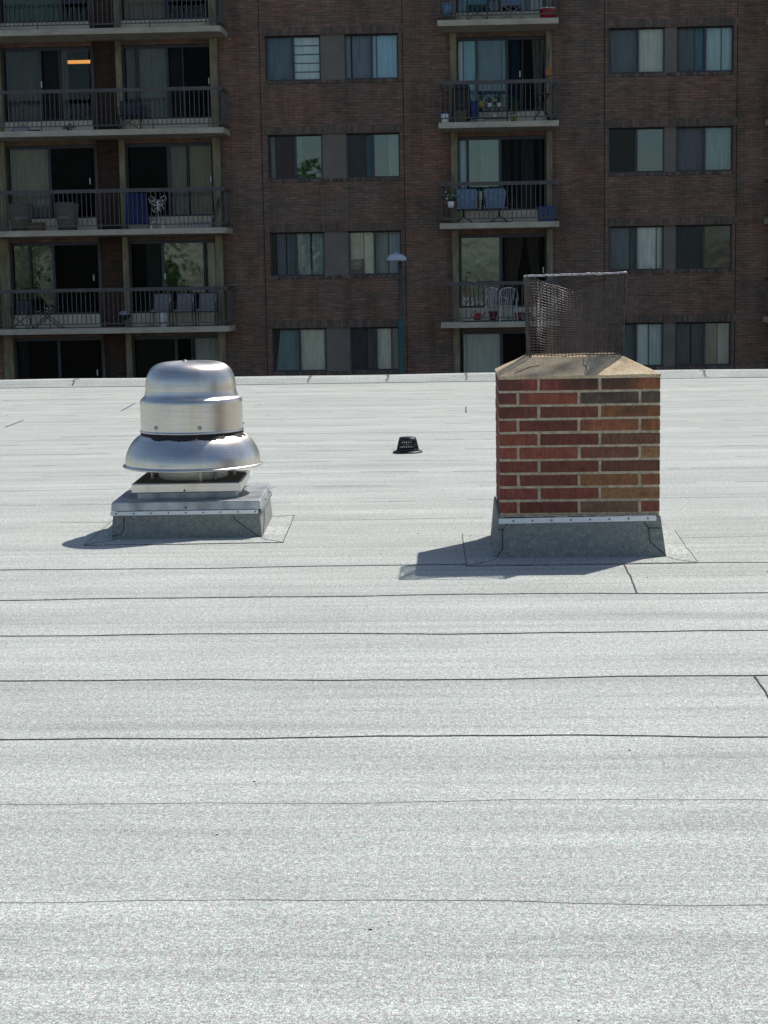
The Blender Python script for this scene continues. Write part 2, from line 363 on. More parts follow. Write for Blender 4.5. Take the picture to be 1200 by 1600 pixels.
x = hw+.010; tri_line(fan, [(x, -.35, .01), (x-.004, -.2, .07), (x-.008, -.12, .13)], .004)

# sheet metal cap of the curb
mb = MB(); cz0, cz1 = .162, .213; o_ = hw+.006
mb.hexa([(-o_, -o_, cz0), (o_, -o_, cz0), (o_, o_, cz0), (-o_, o_, cz0), (-o_+.004, -o_+.004, cz1), (o_-.004, -o_+.004, cz1), (o_-.004, o_-.004, cz1), (-o_+.004, o_-.004, cz1)])
mb.build('curb_cap', M['galv'], fan, bevel=.005)
mb = MB(); mb.box(-o_-.003, o_-.015, -o_-.006, -o_+.006, .138, .1605); bar = mb.build('termination_bar', M['white_metal'], fan, bevel=.0015)
for k in range(9):
    mb = MB(); mb.lathe([(.0045, -.003), (.0045, .003), (.002, .005)], 8, cap1=True)
    s_ = mb.build('screw', M['screw'], bar, (-.40+k*.1, -o_-.006, .1493)); s_.rotation_euler.x = R(90)
mb = MB(); mb.box(o_-.004, o_+.005, -o_+.01, o_-.01, .138, .160); mb.build('termination_bar', M['galv_dk'], fan)
for (sx, sy_) in ((0, -o_), (o_, -.1), (o_, .25)):
    mb = MB(); mb.lathe([(.006, -.003), (.006, .004), (.002, .006)], 8, cap1=True)
    s_ = mb.build('screw', M['screw'], fan, (sx, sy_-(.001 if sx == 0 else 0), .178)); s_.rotation_euler = (R(90), 0, 0 if sx == 0 else R(90))
# fan base box
bx = -.01
mb = MB(); mb.box(bx-.29, bx+.29, -.27, .31, .205, .255); mb.build('base_neck', M['galv'], fan, bevel=.004)
mb = MB(); mb.box(bx-.318, bx+.318, -.300, .338, .248, .305); bb = mb.build('fan_base', M['alu'], fan, bevel=.006)
for z_ in ((bx-.01, -.304, .262),):
    mb = MB(); mb.lathe([(.006, -.003), (.006, .004), (.002, .006)], 8, cap1=True); s_ = mb.build('screw', M['screw'], bb, z_); s_.rotation_euler.x = R(90)
mb = MB(); mb.lathe([(.195, .300), (.195, .310), (.205, .313), (.206, .36), (.206, .42), (.20, .45)], 64); mb.build('inlet_ring', M['dull'], fan)
mb = MB(); mb.box(bx-.306, bx+.306, -.288, .326, .303, .3075); mb.build('base_shade_plate', M['shade_dirt'], fan)  # added thin plate, shade under the skirt painted over the dirty base top
mb = MB(); mb.box(.142, .156, -.168, -.150, .306, .40); mb.build('bracket', M['galv_dk'], fan)
for a in (16, 106, 196, 286):
    mb = MB(); px, py = .247*math.cos(R(a)), .247*math.sin(R(a)); mb.tube([(px, py, .300), (px, py, .52)], .0095, 10); mb.build('post', M['dull'], fan)
def smooth_prof(pts, sub=4):
    out = []
    n = len(pts)
    for i in range(n-1):
        p0 = pts[max(i-1, 0)]; p1 = pts[i]; p2 = pts[i+1]; p3 = pts[min(i+2, n-1)]
        for k in range(sub):
            t = k/sub
            f = lambda a, b, c, d: .5*((2*b)+(-a+c)*t+(2*a-5*b+4*c-d)*t*t+(-a+3*b-3*c+d)*t**3)
            out.append((f(p0[0], p1[0], p2[0], p3[0]), f(p0[1], p1[1], p2[1], p3[1])))
    out.append(pts[-1]); return out
sk_p = smooth_prof([(.402, .392), (.400, .425), (.392, .458), (.376, .494), (.352, .530), (.322, .557), (.29, .571), (.22, .578)])
mb = MB(); mb.lathe([(.395, .386), (.412, .376), (.418, .381), (.414, .389)]+sk_p, 128)
mb.lathe([(.22, .560), (.31, .545), (.345, .52), (.385, .46), (.394, .392), (.395, .386)], 128); mb.build('wind_skirt', M['alu'], fan)
mb = MB(); mb.lathe([(.295, .560), (.306, .570), (.306, .580), (.29, .584)], 96)
for a0, l_ in ((228, 22), (250, 30), (282, 26), (305, 8), (330, 12), (345, 6)):
    pts = []
    for k in range(l_):
        a = R(a0+k); w_ = .016*abs(math.sin(k*3.14159/l_))*(.8+.2*math.sin(k*1.1))+.003
        P = lambda r, z: (r*math.cos(a), r*math.sin(a), z)
        P2 = lambda r, z: (r*math.cos(a+R(1)), r*math.sin(a+R(1)), z)
        mb.quad([P(.300, .580), P2(.300, .580), P2(.318+w_*.9, .566-w_*.75), P(.318+w_*.9, .566-w_*.75)], True)
mb.build('gasket', M['rubber'], fan)
mb = MB(); mb.lathe([(.285, .588), (.305, .584), (.3095, .5865), (.308, .592), (.3025, .597), (.3025, .60)]+[(.3025, .60+.02*k) for k in range(1, 8)]+smooth_prof([(.3025, .752), (.3015, .765), (.296, .779), (.285, .788), (.277, .797), (.272, .810), (.2685, .830)]), 128)
band = mb.build('motor_housing', M['alu'], fan)
for a in (285, 233, 12):
    mb = MB(); mb.lathe([(.013, 0), (.013, .002), (.010, .003), (.0065, .0035), (.0065, .009), (.003, .010)], 16, cap1=True)
    s_ = mb.build('bolt', M['galv'], band, (.303*math.cos(R(a)), .303*math.sin(R(a)), .622)); s_.rotation_euler = (R(90), 0, R(a+90))
mb = MB(); mb.lathe(smooth_prof([(.2685, .830), (.267, .86), (.262, .895), (.252, .925), (.234, .955), (.206, .978), (.165, .992), (.11, .998), (.07, .9985), (.066, .996), (.05, .995), (.0005, .996)], 5), 128)
dome = mb.build('motor_dome', M['alu'], fan)
mb = MB(); mb.lathe([(.02, 0), (.02, .004), (.012, .006), (.012, .012), (.0005, .013)], 20); mb.build('cap_nut', M['galv_dk'], dome, (-.03, -.02, .994))
# apron on the roof
def apron(name, polys, lines, parent, mat='apron'):
    mb = MB()
    for p in polys: mb.prism(p, -.01, .0025)
    ap = mb.build(name, M[mat], parent)
    for i, (l, w) in enumerate(lines):
        pts = []; mb = MB()
        for a, b in zip(l[:-1], l[1:]):
            n = max(2, int(math.dist(a, b)/.035))
            pts += [(a[0]+(b[0]-a[0])*k/n+random.uniform(-.002, .002), a[1]+(b[1]-a[1])*k/n+random.uniform(-.002, .002)) for k in range(n)]
        pts.append(l[-1]); ribbon(mb, pts, w*.5, z1=.0045, seed=i+3, rough=.5)
        mb.build('bitumen_line', M['bitumen_mid'], ap)
    return ap
h = hw
apron('apron', [[(-h, -h-.24), (h+.14, -h-.23), (h+.14, h+.03), (-h, h+.03)], [(-h-.13, -h-.22), (-h-.0005, -h-.235), (-h-.0005, h+.02), (-h-.13, h)]],
      [([(-h-.13, -h-.225), (0, -h-.243), (h+.145, -h-.235)], .006), ([(h-.01, -h-.01), (h+.04, -h-.12), (h+.145, -h-.235)], .007), ([(h+.145, -h-.235), (h+.145, 0), (h+.145, h+.03)], .007),
       ([(h+.145, h+.03), (h+.01, h)], .007), ([(-h+.02, -h-.02), (-h-.13, -h-.225)], .009), ([(-h-.13, -h-.2), (-h-.13, h)], .004)], fan)

# ------------------------------------------------------------------ roof drain
dr = thing('roof_drain', 'small black plastic basket strainer over the drain in the middle of the roof', 'drain', (-.405, 14.58, 0), .1)
mb = MB(); mb.lathe([(.125, -.002), (.127, .008), (.118, .014), (.100, .018)], 40, cap1=False); mb.build('flange', M['black'], dr)
mb = MB()
def cone_r(z): return .100-.030*z/.125
for z0, z1 in ((.014, .034), (.060, .072), (.100, .126)):
    mb.lathe([(cone_r(z0)-.006, z0), (cone_r(z0), z0), (cone_r(z1), z1), (cone_r(z1)-.006, z1), (cone_r(z0)-.006, z0)], 40)
for k in range(26):
    a = 2*math.pi*k/26; c_, s_ = math.cos(a), math.sin(a)
    mb.tube([(cone_r(.02)*c_*.97, cone_r(.02)*s_*.97, .02), (cone_r(.11)*c_*.97, cone_r(.11)*s_*.97, .11)], .0055, 4)
mb.build('strainer_basket', M['black'], dr)
mb = MB(); mb.lathe([(.0705, .122), (.069, .130), (.060, .132), (.0005, .132)], 40)
mb.build('strainer_lid', M['black'], dr)

# ------------------------------------------------------------------ chimney
CX, CYc = .6445, 9.365
ch = thing('brick_chimney', 'short red brick chimney with concrete crown and wire mesh cage, right on the roof', 'chimney', (CX, CYc, 0))
wx, wy = .4175, .375; z0, pitch, nb = .225, .0712, 10
mb = MB(); mb.box(-wx+.003, wx-.003, -wy+.003, wy-.003, .10, z0+pitch*nb-.002); mb.build('mortar', M['mortar'], ch)
reds = [(.19, .050, .032), (.23, .068, .034), (.27, .095, .042), (.21, .062, .038), (.25, .083, .036), (.16, .052, .034), (.26, .10, .050), (.17, .065, .040)]
darks = [(.12, .066, .048), (.135, .07, .045), (.15, .074, .040)]
mb = MB(); rnd = random.Random(21)
BR, JT = .302, .0135
def brickcol(row, frac):
    c = rnd.choice(reds) if rnd.random() < .75 else rnd.choice([(.28, .115, .055), (.31, .12, .06), (.15, .07, .045)])
    if frac < .3: c = rnd.choice([(.205, .045, .034), (.22, .052, .034), (.18, .045, .030)])
    if row < 3 and frac > .25 and rnd.random() < .62: c = rnd.choice(darks)
    k = rnd.uniform(.95, 1.4); return (c[0]*k*.95, c[1]*k*(1.13+.08*frac), c[2]*k*1.12)
for r_ in range(nb):                          # row 0 on top
    zt = z0+pitch*(nb-r_)-.006; zb = zt-(pitch-JT); odd = r_ % 2
    # front and back
    for face in (-1, 1):
        x = -wx; ln = .200 if not odd else .092
        while x < wx-.02:
            e = min(x+ln, wx)
            if wx-e < .05: e = wx
            j = rnd.uniform(-.0012, .0012)
            y0, y1 = (-wy+j, -wy+.09) if face < 0 else (wy-.09, wy-j)
            mb.box(x+rnd.uniform(0, .0015), e-rnd.uniform(0, .0015), y0, y1, zb+rnd.uniform(-.001, .001), zt+rnd.uniform(-.001, .001), brickcol(r_, (x+wx)/(2*wx)), .0008)
            x = e+JT; ln = BR
    for side in (-1, 1):
        y = -wy+.0905+JT*(.1 if not odd else 1)
        ln = .15 if odd else .30
        while y < wy-.1:
            e = min(y+ln, wy-.0905-JT)
            x0, x1 = (-wx, -wx+.09) if side < 0 else (wx-.09, wx)
            mb.box(x0, x1, y, e, zb, zt, brickcol(r_, .1), .001); y = e+JT; ln = BR
mb.build('brickwork', M['brick'], ch, bevel=.0022)
# crown
zt = z0+pitch*nb; mb = MB(); n = 16
ring0 = []; cx0, cx1, cy0, cy1 = -.245, .24, -.155, .225
def ringpts(x0, x1, y0, y1, z, jit=0, seed=1):
    rn = random.Random(seed); out = []
    for k in range(n): out.append((x0+(x1-x0)*k/n, y0, z))
    for k in range(n): out.append((x1, y0+(y1-y0)*k/n, z))
    for k in range(n): out.append((x1-(x1-x0)*k/n, y1, z))
    for k in range(n): out.append((x0, y1-(y1-y0)*k/n, z))
    return [(a+rn.uniform(-jit, jit), b+rn.uniform(-jit, jit), c+rn.uniform(-jit, jit)) for a, b, c in out]
e = .001
rings = [ringpts(-wx+e, wx-e, -wy+e, wy-e, zt-.004), ringpts(-wx-.002, wx+.002, -wy-.002, wy+.002, zt+.012, .002, 2)]
for t, (lift, sd_) in enumerate(((.30, 3), (.6, 4), (.85, 5), (1, 6))):
    f = lift; rings.append(ringpts(-wx+(cx0+wx)*f, wx+(cx1-wx)*f, -wy+(cy0+wy)*f, wy+(cy1-wy)*f, zt+.012+.088*f, .0022, sd_))
N = len(rings[0])
base = len(mb.v)
for rg_ in rings: mb.v += rg_
for i in range(len(rings)-1):
    for k in range(N):
        k2 = (k+1) % N; mb.f.append((i*N+k, i*N+k2, (i+1)*N+k2, (i+1)*N+k)); mb.sm.append(False); mb.c.append(None)
mb.f.append(tuple((len(rings)-1)*N+k for k in range(N))); mb.sm.append(False); mb.c.append(None)
crown = mb.build('concrete_crown', M['crown'], ch)
mb = MB()
def crz(y): return zt+.0145+.088*(y+wy)/(cy0+wy)
for l in ([(-.33, -.345), (-.27, -.29), (-.235, -.27), (-.20, -.262)], [(.04, -.36), (.045, -.30), (.028, -.25), (.035, -.19), (0.05, -.165)], [(.21, -.22), (.25, -.225), (.29, -.222)]):
    mb.tube([(x, y, crz(y) if x < .2 else crz(y)-.012) for x, y in l], .0016, 5)
mb.build('crack', M['bitumen'], crown)
# mesh cage
cg = thing('t', 'x', 'x'); bpy.data.objects.remove(cg)
zb_, zt_ = zt+.094, 1.466
def sag(u, deep):
    return deep*max(0, math.sin(math.pi*min(1, max(0, (u-.10)/.84))))**.5
def panel(mb, P, width, deep, seed, bulge=.006):
    """P(u, z, off) -> point; woven wires"""
    rn = random.Random(seed); nx = max(2, int(round(width/.0185))); nz = 28; r_ = .0021
    ph = rn.uniform(0, 6)
    def warp(u, t):                                   # t 0..1 bottom to top
        top = zt_-.006-sag(u, deep)-.006*math.sin(u*17+ph)*(t**2)
        z = zb_+(top-zb_)*t+.0025*math.sin(u*11+t*5+ph)
        return z, bulge*math.sin(u*6+t*4+ph)+.002*math.sin(u*23+ph), .0025*math.sin(t*9+u*4+ph)
    for j in range(nz+1):
        t = j/nz; pts = []
        for i in range(nx*2+1):
            u = i/(nx*2); z, off, du = warp(u, t)
            pts.append(P(u, z, off+.0014*(1 if (i//1+j) % 2 else -1)))
        mb.tube(pts, r_, 6, caps=False)
    for i in range(nx+1):
        u = i/nx; pts = []
        for j in range(nz+1):
            t = j/nz; z, off, du = warp(u, t); pts.append(P(u+du/width*.9, z, off-.0014*(1 if (i+j) % 2 else -1)))
        mb.tube(pts, r_*.8, 6, caps=False)
    for k in range(26):                               # loose wire ends
        u = rn.random(); z, off, du = warp(u, 1); mb.tube([P(u, z, off), P(u+rn.uniform(-.01, .01), z+rn.uniform(.004, .016), off+rn.uniform(-.008, .008))], .0011, 4)
def PF(u, z, o): return (cx0+(cx1-cx0)*u, cy0+o, z)
def PBk(u, z, o): return (cx0+(cx1-cx0)*u, cy1+o, z)
def PL(u, z, o): return (cx0-.008*(z-zb_)/.4+o, cy0+(cy1-cy0)*u, z)
def PR(u, z, o): return (cx1+.020*(z-zb_)/.4+o, cy0+(cy1-cy0)*u, z)
def PF2(u, z, o):
    k = (z-zb_)/(zt_-zb_); xa = cx0-.008*k; xb = cx1+.020*k; return (xa+(xb-xa)*u, cy0+o, z)
def PB2(u, z, o):
    k = (z-zb_)/(zt_-zb_); xa = cx0-.008*k; xb = cx1+.020*k; return (xa+(xb-xa)*u, cy1+o, z)
mb = MB()
panel(mb, PF2, .49, .082, 1); cage = mb.build('mesh_cage', M['wire'], ch)
for nm, fn, w_, dp, sd_ in (('back', PB2, .49, .070, 2), ('left', PL, .38, .01, 3), ('right', PR, .38, .015, 4)):
    mb = MB(); panel(mb, fn, w_, dp, sd_); mb.build('mesh_panel', M['wire'], cage)
mb = MB(); rn = random.Random(12)
def rope(pts, r, n):
    out = []
    for a, b in zip(pts[:-1], pts[1:]):
        for k in range(n):
            t = k/n; out.append(tuple(a[i]+(b[i]-a[i])*t+rn.uniform(-.0022, .0022) for i in range(3)))
    out.append(pts[-1]); mb.tube(out, [r*rn.uniform(.75, 1.3) for _ in out], 6)
k0 = (cx0-.014, cy0, zt_-.003); k1 = (cx1+.024, cy0, zt_+.006); k2 = (cx1+.024, cy1, zt_+.004); k3 = (cx0-.014, cy1, zt_-.002)
rope([k0, k1], .0048, 44); rope([k1, k2], .004, 26); rope([k2, k3], .004, 34); rope([k3, k0], .004, 26)
mb.build('top_rim', M['rim'], cage); mb = MB()
for dx, dy, a, b in ((0, 0, (cx0, cy0, zb_), k0), (0, 0, (cx1, cy0, zb_), k1), (0, 0, (cx1, cy1, zb_), k2), (0, 0, (cx0, cy1, zb_), k3)): rope([a, b], .0036, 26)
rope([(cx0, cy0, zb_), (cx1, cy0, zb_)], .0036, 30)
mb.build('cage_rim', M['wire'], cage)
# base flashing
mb = MB()
mb.hexa([(-wx-.023, -wy-.047, -.01), (wx+.031, -wy-.047, -.01), (wx+.031, wy+.05, -.01), (-wx-.023, wy+.05, -.01), (-wx-.002, -wy-.004, .213), (wx+.003, -wy-.004, .213), (wx+.003, wy+.004, .213), (-wx-.002, wy+.004, .213)])
mb.build('base_flashing', M['flash'], ch, bevel=.005)
mb = MB(); mb.hexa([(-wx-.034, -wy-.03, -.005), (-wx-.015, -wy-.045, -.005), (-wx-.015, wy+.05, -.005), (-wx-.034, wy+.03, -.005), (-wx-.014, -wy+.02, .225), (-wx-.001, -wy+.0, .232), (-wx-.001, wy, .232), (-wx-.014, wy-.02, .225)])
mb.build('side_flashing', M['flash'], ch, bevel=.004)
mb = MB(); mb.box(-wx-.004, wx-.018, -wy-.0165, -wy-.0035, .183, .211)
bar = mb.build('termination_bar', M['white_metal'], ch, bevel=.0015); bar.rotation_euler.y = R(-.55)
for k in range(8):
    mb2 = MB(); mb2.lathe([(.0048, -.003), (.0048, .003), (.002, .005)], 8, cap1=True)
    s_ = mb2.build('screw', M['screw'], bar, (-.345+k*.1, -wy-.0165, .197)); s_.rotation_euler.x = R(90)
tri_line(ch, [(wx-.085, -wy-.014, .18), (wx-.06, -wy-.022, .15), (wx-.055, -wy-.034, .08), (wx+.028, -wy-.049, .006)]); tri_line(ch, [(wx-.06, -wy-.023, .15), (wx+.0, -wy-.019, .148)])
tri_line(ch, [(-wx+.04, -wy-.014, .18), (-wx+.015, -wy-.022, .15), (-wx+.012, -wy-.040, .05), (-wx-.018, -wy-.047, .01)]); tri_line(ch, [(-wx+.015, -wy-.023, .15), (-wx-.01, -wy-.019, .152)])

mb = MB(); pts = [(-wx+.0+.03*k, -wy-.006+random.uniform(-.002, .002), .216+random.uniform(-.003, .004)) for k in range(28)]; mb.tube(pts, [.006*random.uniform(.5, 1.3) for _ in pts], 6)
mb.build('mortar_fillet', M['mortar'], ch)
mb = MB(); pts = [(-wx+.01+.03*k, -wy-.008+random.uniform(-.002, .002), .2125+random.uniform(-.001, .002)) for k in range(28)]; mb.tube(pts, [.0035*random.uniform(.5, 1.4) for _ in pts], 6)
mb.build('mastic_bead', M['bitumen'], ch)
fx = CX; fy = CYc
q = lambda x, y: (x-fx, y-fy)
apron('apron', [[q(.049, 8.705), q(1.23, 8.73), q(1.25, 9.86), q(1.0, 9.95), q(.035, 9.82)]],
      [([q(.049, 8.705), q(.6, 8.712), q(1.23, 8.735)], .007), ([q(.035, 9.82), q(.04, 9.3), q(.049, 8.705)], .007), ([q(.049, 8.705), q(.13, 8.80), q(.205, 8.91)], .009),
       ([q(1.252, 9.856), q(1.235, 9.3), q(1.23, 8.735)], .006), ([q(1.23, 8.735), q(1.14, 8.83), q(1.095, 8.91)], .006)], ch)

# ------------------------------------------------------------------ apartment building
YF = 50.14
def slab_top(k): return .22+2.75*k
bld = thing('apartment_building', 'dark brown brick apartment block with rows of windows and concrete balconies behind the roof', 'apartment block', (0, 0, 0))
KS = range(-1, 5)
holes = []
WXS = [(-5.27, -1.49), (4.43, 7.93)]
DXS = [(-12.83, -10.25), (-9.36, -6.83), (.15, 2.67), (9.20, 11.72), (-16.45, -13.9)]
for k in KS:
    for a, b_ in WXS: holes.append((a, b_, slab_top(k)-1.385, slab_top(k)-.13))
    for a, b_ in DXS: holes.append((a, b_, slab_top(k)+.38, slab_top(k)+2.46))
def wall_mesh(x0, x1, zl, zh, holes, y, depth):
    mb = MB()
    xs = sorted({x0, x1, *[h[0] for h in holes], *[h[1] for h in holes]}); zs = sorted({zl, zh, *[h[2] for h in holes], *[h[3] for h in holes]})
    for i in range(len(xs)-1):
        for j in range(len(zs)-1):
            mx_, mz = (xs[i]+xs[i+1])/2, (zs[j]+zs[j+1])/2
            if any(h[0] < mx_ < h[1] and h[2] < mz < h[3] for h in holes): continue
            mb.quad([(xs[i], y, zs[j]), (xs[i+1], y, zs[j]), (xs[i+1], y, zs[j+1]), (xs[i], y, zs[j+1])])
    for a, b_, c_, d in holes:
        e_ = y+depth
        mb.quad([(a, y, c_), (b_, y, c_), (b_, e_, c_), (a, e_, c_)]); mb.quad([(a, y, d), (a, e_, d), (b_, e_, d), (b_, y, d)])
        mb.quad([(a, y, c_), (a, e_, c_), (a, e_, d), (a, y, d)]); mb.quad([(b_, y, c_), (b_, y, d), (b_, e_, d), (b_, e_, c_)])
    return mb
mb = wall_mesh(-30, 26, -5.6, 17.4, holes, YF, .35)
mb.quad([(-30, YF, -5.6), (-30, YF, 17.4), (-30, 66, 17.4), (-30, 66, -5.6)]); mb.quad([(26, YF, -5.6), (26, 66, -5.6), (26, 66, 17.4), (26, YF, 17.4)])
mb.quad([(-30, 66, -5.6), (-30, 66, 17.4), (26, 66, 17.4), (26, 66, -5.6)])
mb.build('wall', M['fbrick'], bld)
mb = MB(); mb.box(-30.2, 26.2, YF-.15, 66.2, 17.4, 17.7); mb.build('roof', M['conc'], bld)
# rooms: floors and back wall
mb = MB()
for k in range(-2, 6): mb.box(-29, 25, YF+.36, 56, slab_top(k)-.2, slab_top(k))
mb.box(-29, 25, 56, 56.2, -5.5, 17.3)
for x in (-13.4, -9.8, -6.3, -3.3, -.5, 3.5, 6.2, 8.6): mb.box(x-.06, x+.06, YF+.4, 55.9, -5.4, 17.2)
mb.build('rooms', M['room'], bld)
# control joints
for x in (-5.43, -1.37, 4.31, 8.03):
    mb = MB()
    mb.box(x-.012, x+.012, YF-.004, YF+.01, -5.5, 17.3); mb.build('control_joint', M['joint'], bld)
# pier brick between the two left bays and thin pipe
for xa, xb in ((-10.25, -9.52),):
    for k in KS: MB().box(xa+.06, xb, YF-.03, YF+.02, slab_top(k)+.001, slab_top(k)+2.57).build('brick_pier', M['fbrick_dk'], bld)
for k in KS:
    mb = MB(); mb.tube([(-10.19, YF-.06, slab_top(k)), (-10.19, YF-.06, slab_top(k)+2.58)], .028, 8); mb.build('downpipe', M['rail'], bld)
# fins and door sills
for a, b_ in ((-13.1, -12.83), (-9.52, -9.36), (-6.83, -6.62), (-.03, .15), (2.67, 2.83), (9.02, 9.20), (11.72, 11.88)):
    for k in KS: MB().box(a, b_, YF-.17, YF+.02, slab_top(k)+.001, slab_top(k)+2.57).build('fin_wall', M['fin'], bld)
for a, b_ in DXS:
    for k in KS: MB().box(a+.002, b_-.002, YF-.045, YF+.02, slab_top(k)+.01, slab_top(k)+.375).build('door_sill', M['sill'], bld)
# soldier course lintels, rowlock sills
rnd = random.Random(3)
def bc(lo=.75, hi=1.15, red=.5):
    c = (.205, .140, .112) if rnd.random() < red else (.14, .118, .098); k = rnd.uniform(lo, hi); return tuple(x*k for x in c)
for k in KS:
    for a, b_ in WXS:
        zt2 = slab_top(k)-.13; mb = MB(); x = a-.1
        while x < b_+.08:
            mb.box(x+.006, x+.070, YF-.008, YF+.01, zt2+.012, zt2+.215, bc(), .002); x += .0775
        mb.build('soldier_lintel', M['soldier'], bld)
        zb2 = slab_top(k)-1.385; mb = MB(); x = a-.02
        while x < b_:
            mb.box(x+.004, x+.072, YF-.03, YF+.05, zb2-.095, zb2-.006, bc(.6, 1.3, .35), .002); x += .0775
        mb.build('window_sill', M['soldier'], bld)

def pleats(mb, x0, x1, y, z0, z1, amp=.018, wl=.11, x0b=None, x1b=None, nseg=6):
    """hanging pleated cloth, may taper towards the bottom"""
    x0b = x0 if x0b is None else x0b; x1b = x1 if x1b is None else x1b
    n = max(4, int((x1-x0)/.02)); m_ = nseg
    b = len(mb.v)
    for j in range(m_+1):
        t = j/m_; z = z1+(z0-z1)*t; a = x0+(x0b-x0)*t; c_ = x1+(x1b-x1)*t
        for i in range(n+1):
            s_ = i/n; w = (x1-x0)*s_
            mb.v.append((a+(c_-a)*s_, y+amp*math.sin(w/wl*6.283+.4*math.sin(w*9)), z))
    for j in range(m_):
        for i in range(n):
            mb.f.append((b+j*(n+1)+i, b+j*(n+1)+i+1, b+(j+1)*(n+1)+i+1, b+(j+1)*(n+1)+i)); mb.sm.append(True); mb.c.append(None)
def slats(mb, x0, x1, y, z0, z1, w=.085, ang=.5):
    x = x0
    while x < x1-w*.5:
        dx = w*.5*math.cos(ang); dy = w*.5*math.sin(ang); c_ = x+w*.5
        mb.quad([(c_-dx, y-dy, z0), (c_+dx, y+dy, z0), (c_+dx, y+dy, z1), (c_-dx, y-dy, z1)]); x += w*.92
BEI = (.62, .56, .45); CRM = (.80, .75, .60); PAL = (.54, .68, .66); WHT = (.85, .87, .85); TEA = (.09, .31, .36); TEL = (.26, .53, .58)  # teal, pale and cream tones also paint pane reflections as curtains
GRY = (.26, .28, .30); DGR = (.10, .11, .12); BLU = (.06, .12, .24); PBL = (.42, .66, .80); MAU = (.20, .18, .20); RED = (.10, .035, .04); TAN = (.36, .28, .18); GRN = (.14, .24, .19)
# curtains: (f0, f1, colour, kind, [bottom f0, bottom f1])  kind p pleat / s slats / b flat blind(z from fraction)
def fill(parent, x0, x1, z0, z1, y, items):
    for it in items:
        a, b_, col, kd = it[:4]; xa, xb = x0+(x1-x0)*a, x0+(x1-x0)*b_
        mb = MB()
        if kd == 'p': pleats(mb, xa, xb, y, z0, z1)
        elif kd == 't': pleats(mb, xa, xb, y, z0, z1, x0b=x0+(x1-x0)*it[4], x1b=x0+(x1-x0)*it[5], nseg=10)
        elif kd == 's': slats(mb, xa, xb, y, z0, z1)
        elif kd == 'b': mb.box(xa, xb, y-.004, y+.004, z0+(z1-z0)*it[4], z1)
        elif kd == 'l':
            n_ = it[4]
            for q_ in range(n_):
                zz = z0+(z1-z0)*(q_+.5)/n_; mb.box(xa, xb, y-.012, y+.012, zz-(z1-z0)/n_*.44, zz+(z1-z0)/n_*.40)
        mb.build('blind' if kd in 'bls' else 'curtain', cloth(col), parent)
def window(k, x0, x1, mid, screen, items, mirror=()):
    z0, z1 = slab_top(k)-1.385, slab_top(k)-.13; y = YF+.09; w = .042
    mb = MB(); mb.box(x0, x1, y, y+.07, z0, z0+w); mb.box(x0, x1, y, y+.07, z1-w, z1)
    mb.box(x0, x0+w, y, y+.07, z0+w, z1-w); mb.box(x1-w, x1, y, y+.07, z0+w, z1-w)
    xm = x0+(x1-x0)*mid; mb.box(xm-.035, xm+.035, y-.008, y+.06, z0+w, z1-w)
    fr = mb.build('window', M['fframe'], bld)
    for i, (a, b_) in enumerate(((x0+w, xm-.035), (xm+.035, x1-w))):
        mb = MB(); mb.box(a+.001, b_-.001, y+.02, y+.028, z0+w, z1-w)
        mb.build('pane', M['screen' if screen == i else 'mirror' if i in mirror else 'glass'], fr)
    mb = MB(); mb.box(x0+.001, x1-.001, y-.03, y-.001, z1-.05, z1-.001); mb.build('head_shade_strip', M['joint'], fr)  # added dark strip, shade of the head recess put into its colour
    fill(fr, x0+w, x1-w, z0+.02, z1-.02, y+.16, items)
    return fr
def windows_group(k, idx, spec):
    a, b_ = WXS[idx]
    p0, p1 = ((-3.70, -3.02), (6.01, 6.34))[idx]
    z0, z1 = slab_top(k)-1.385, slab_top(k)-.13
    mb = MB(); mb.box(p0, p1, YF+.075, YF+.13, z0, z1); mb.build('infill_panel', M['infill'], bld)
    window(k, a, p0, *spec[0]); window(k, p1, b_, *spec[1])
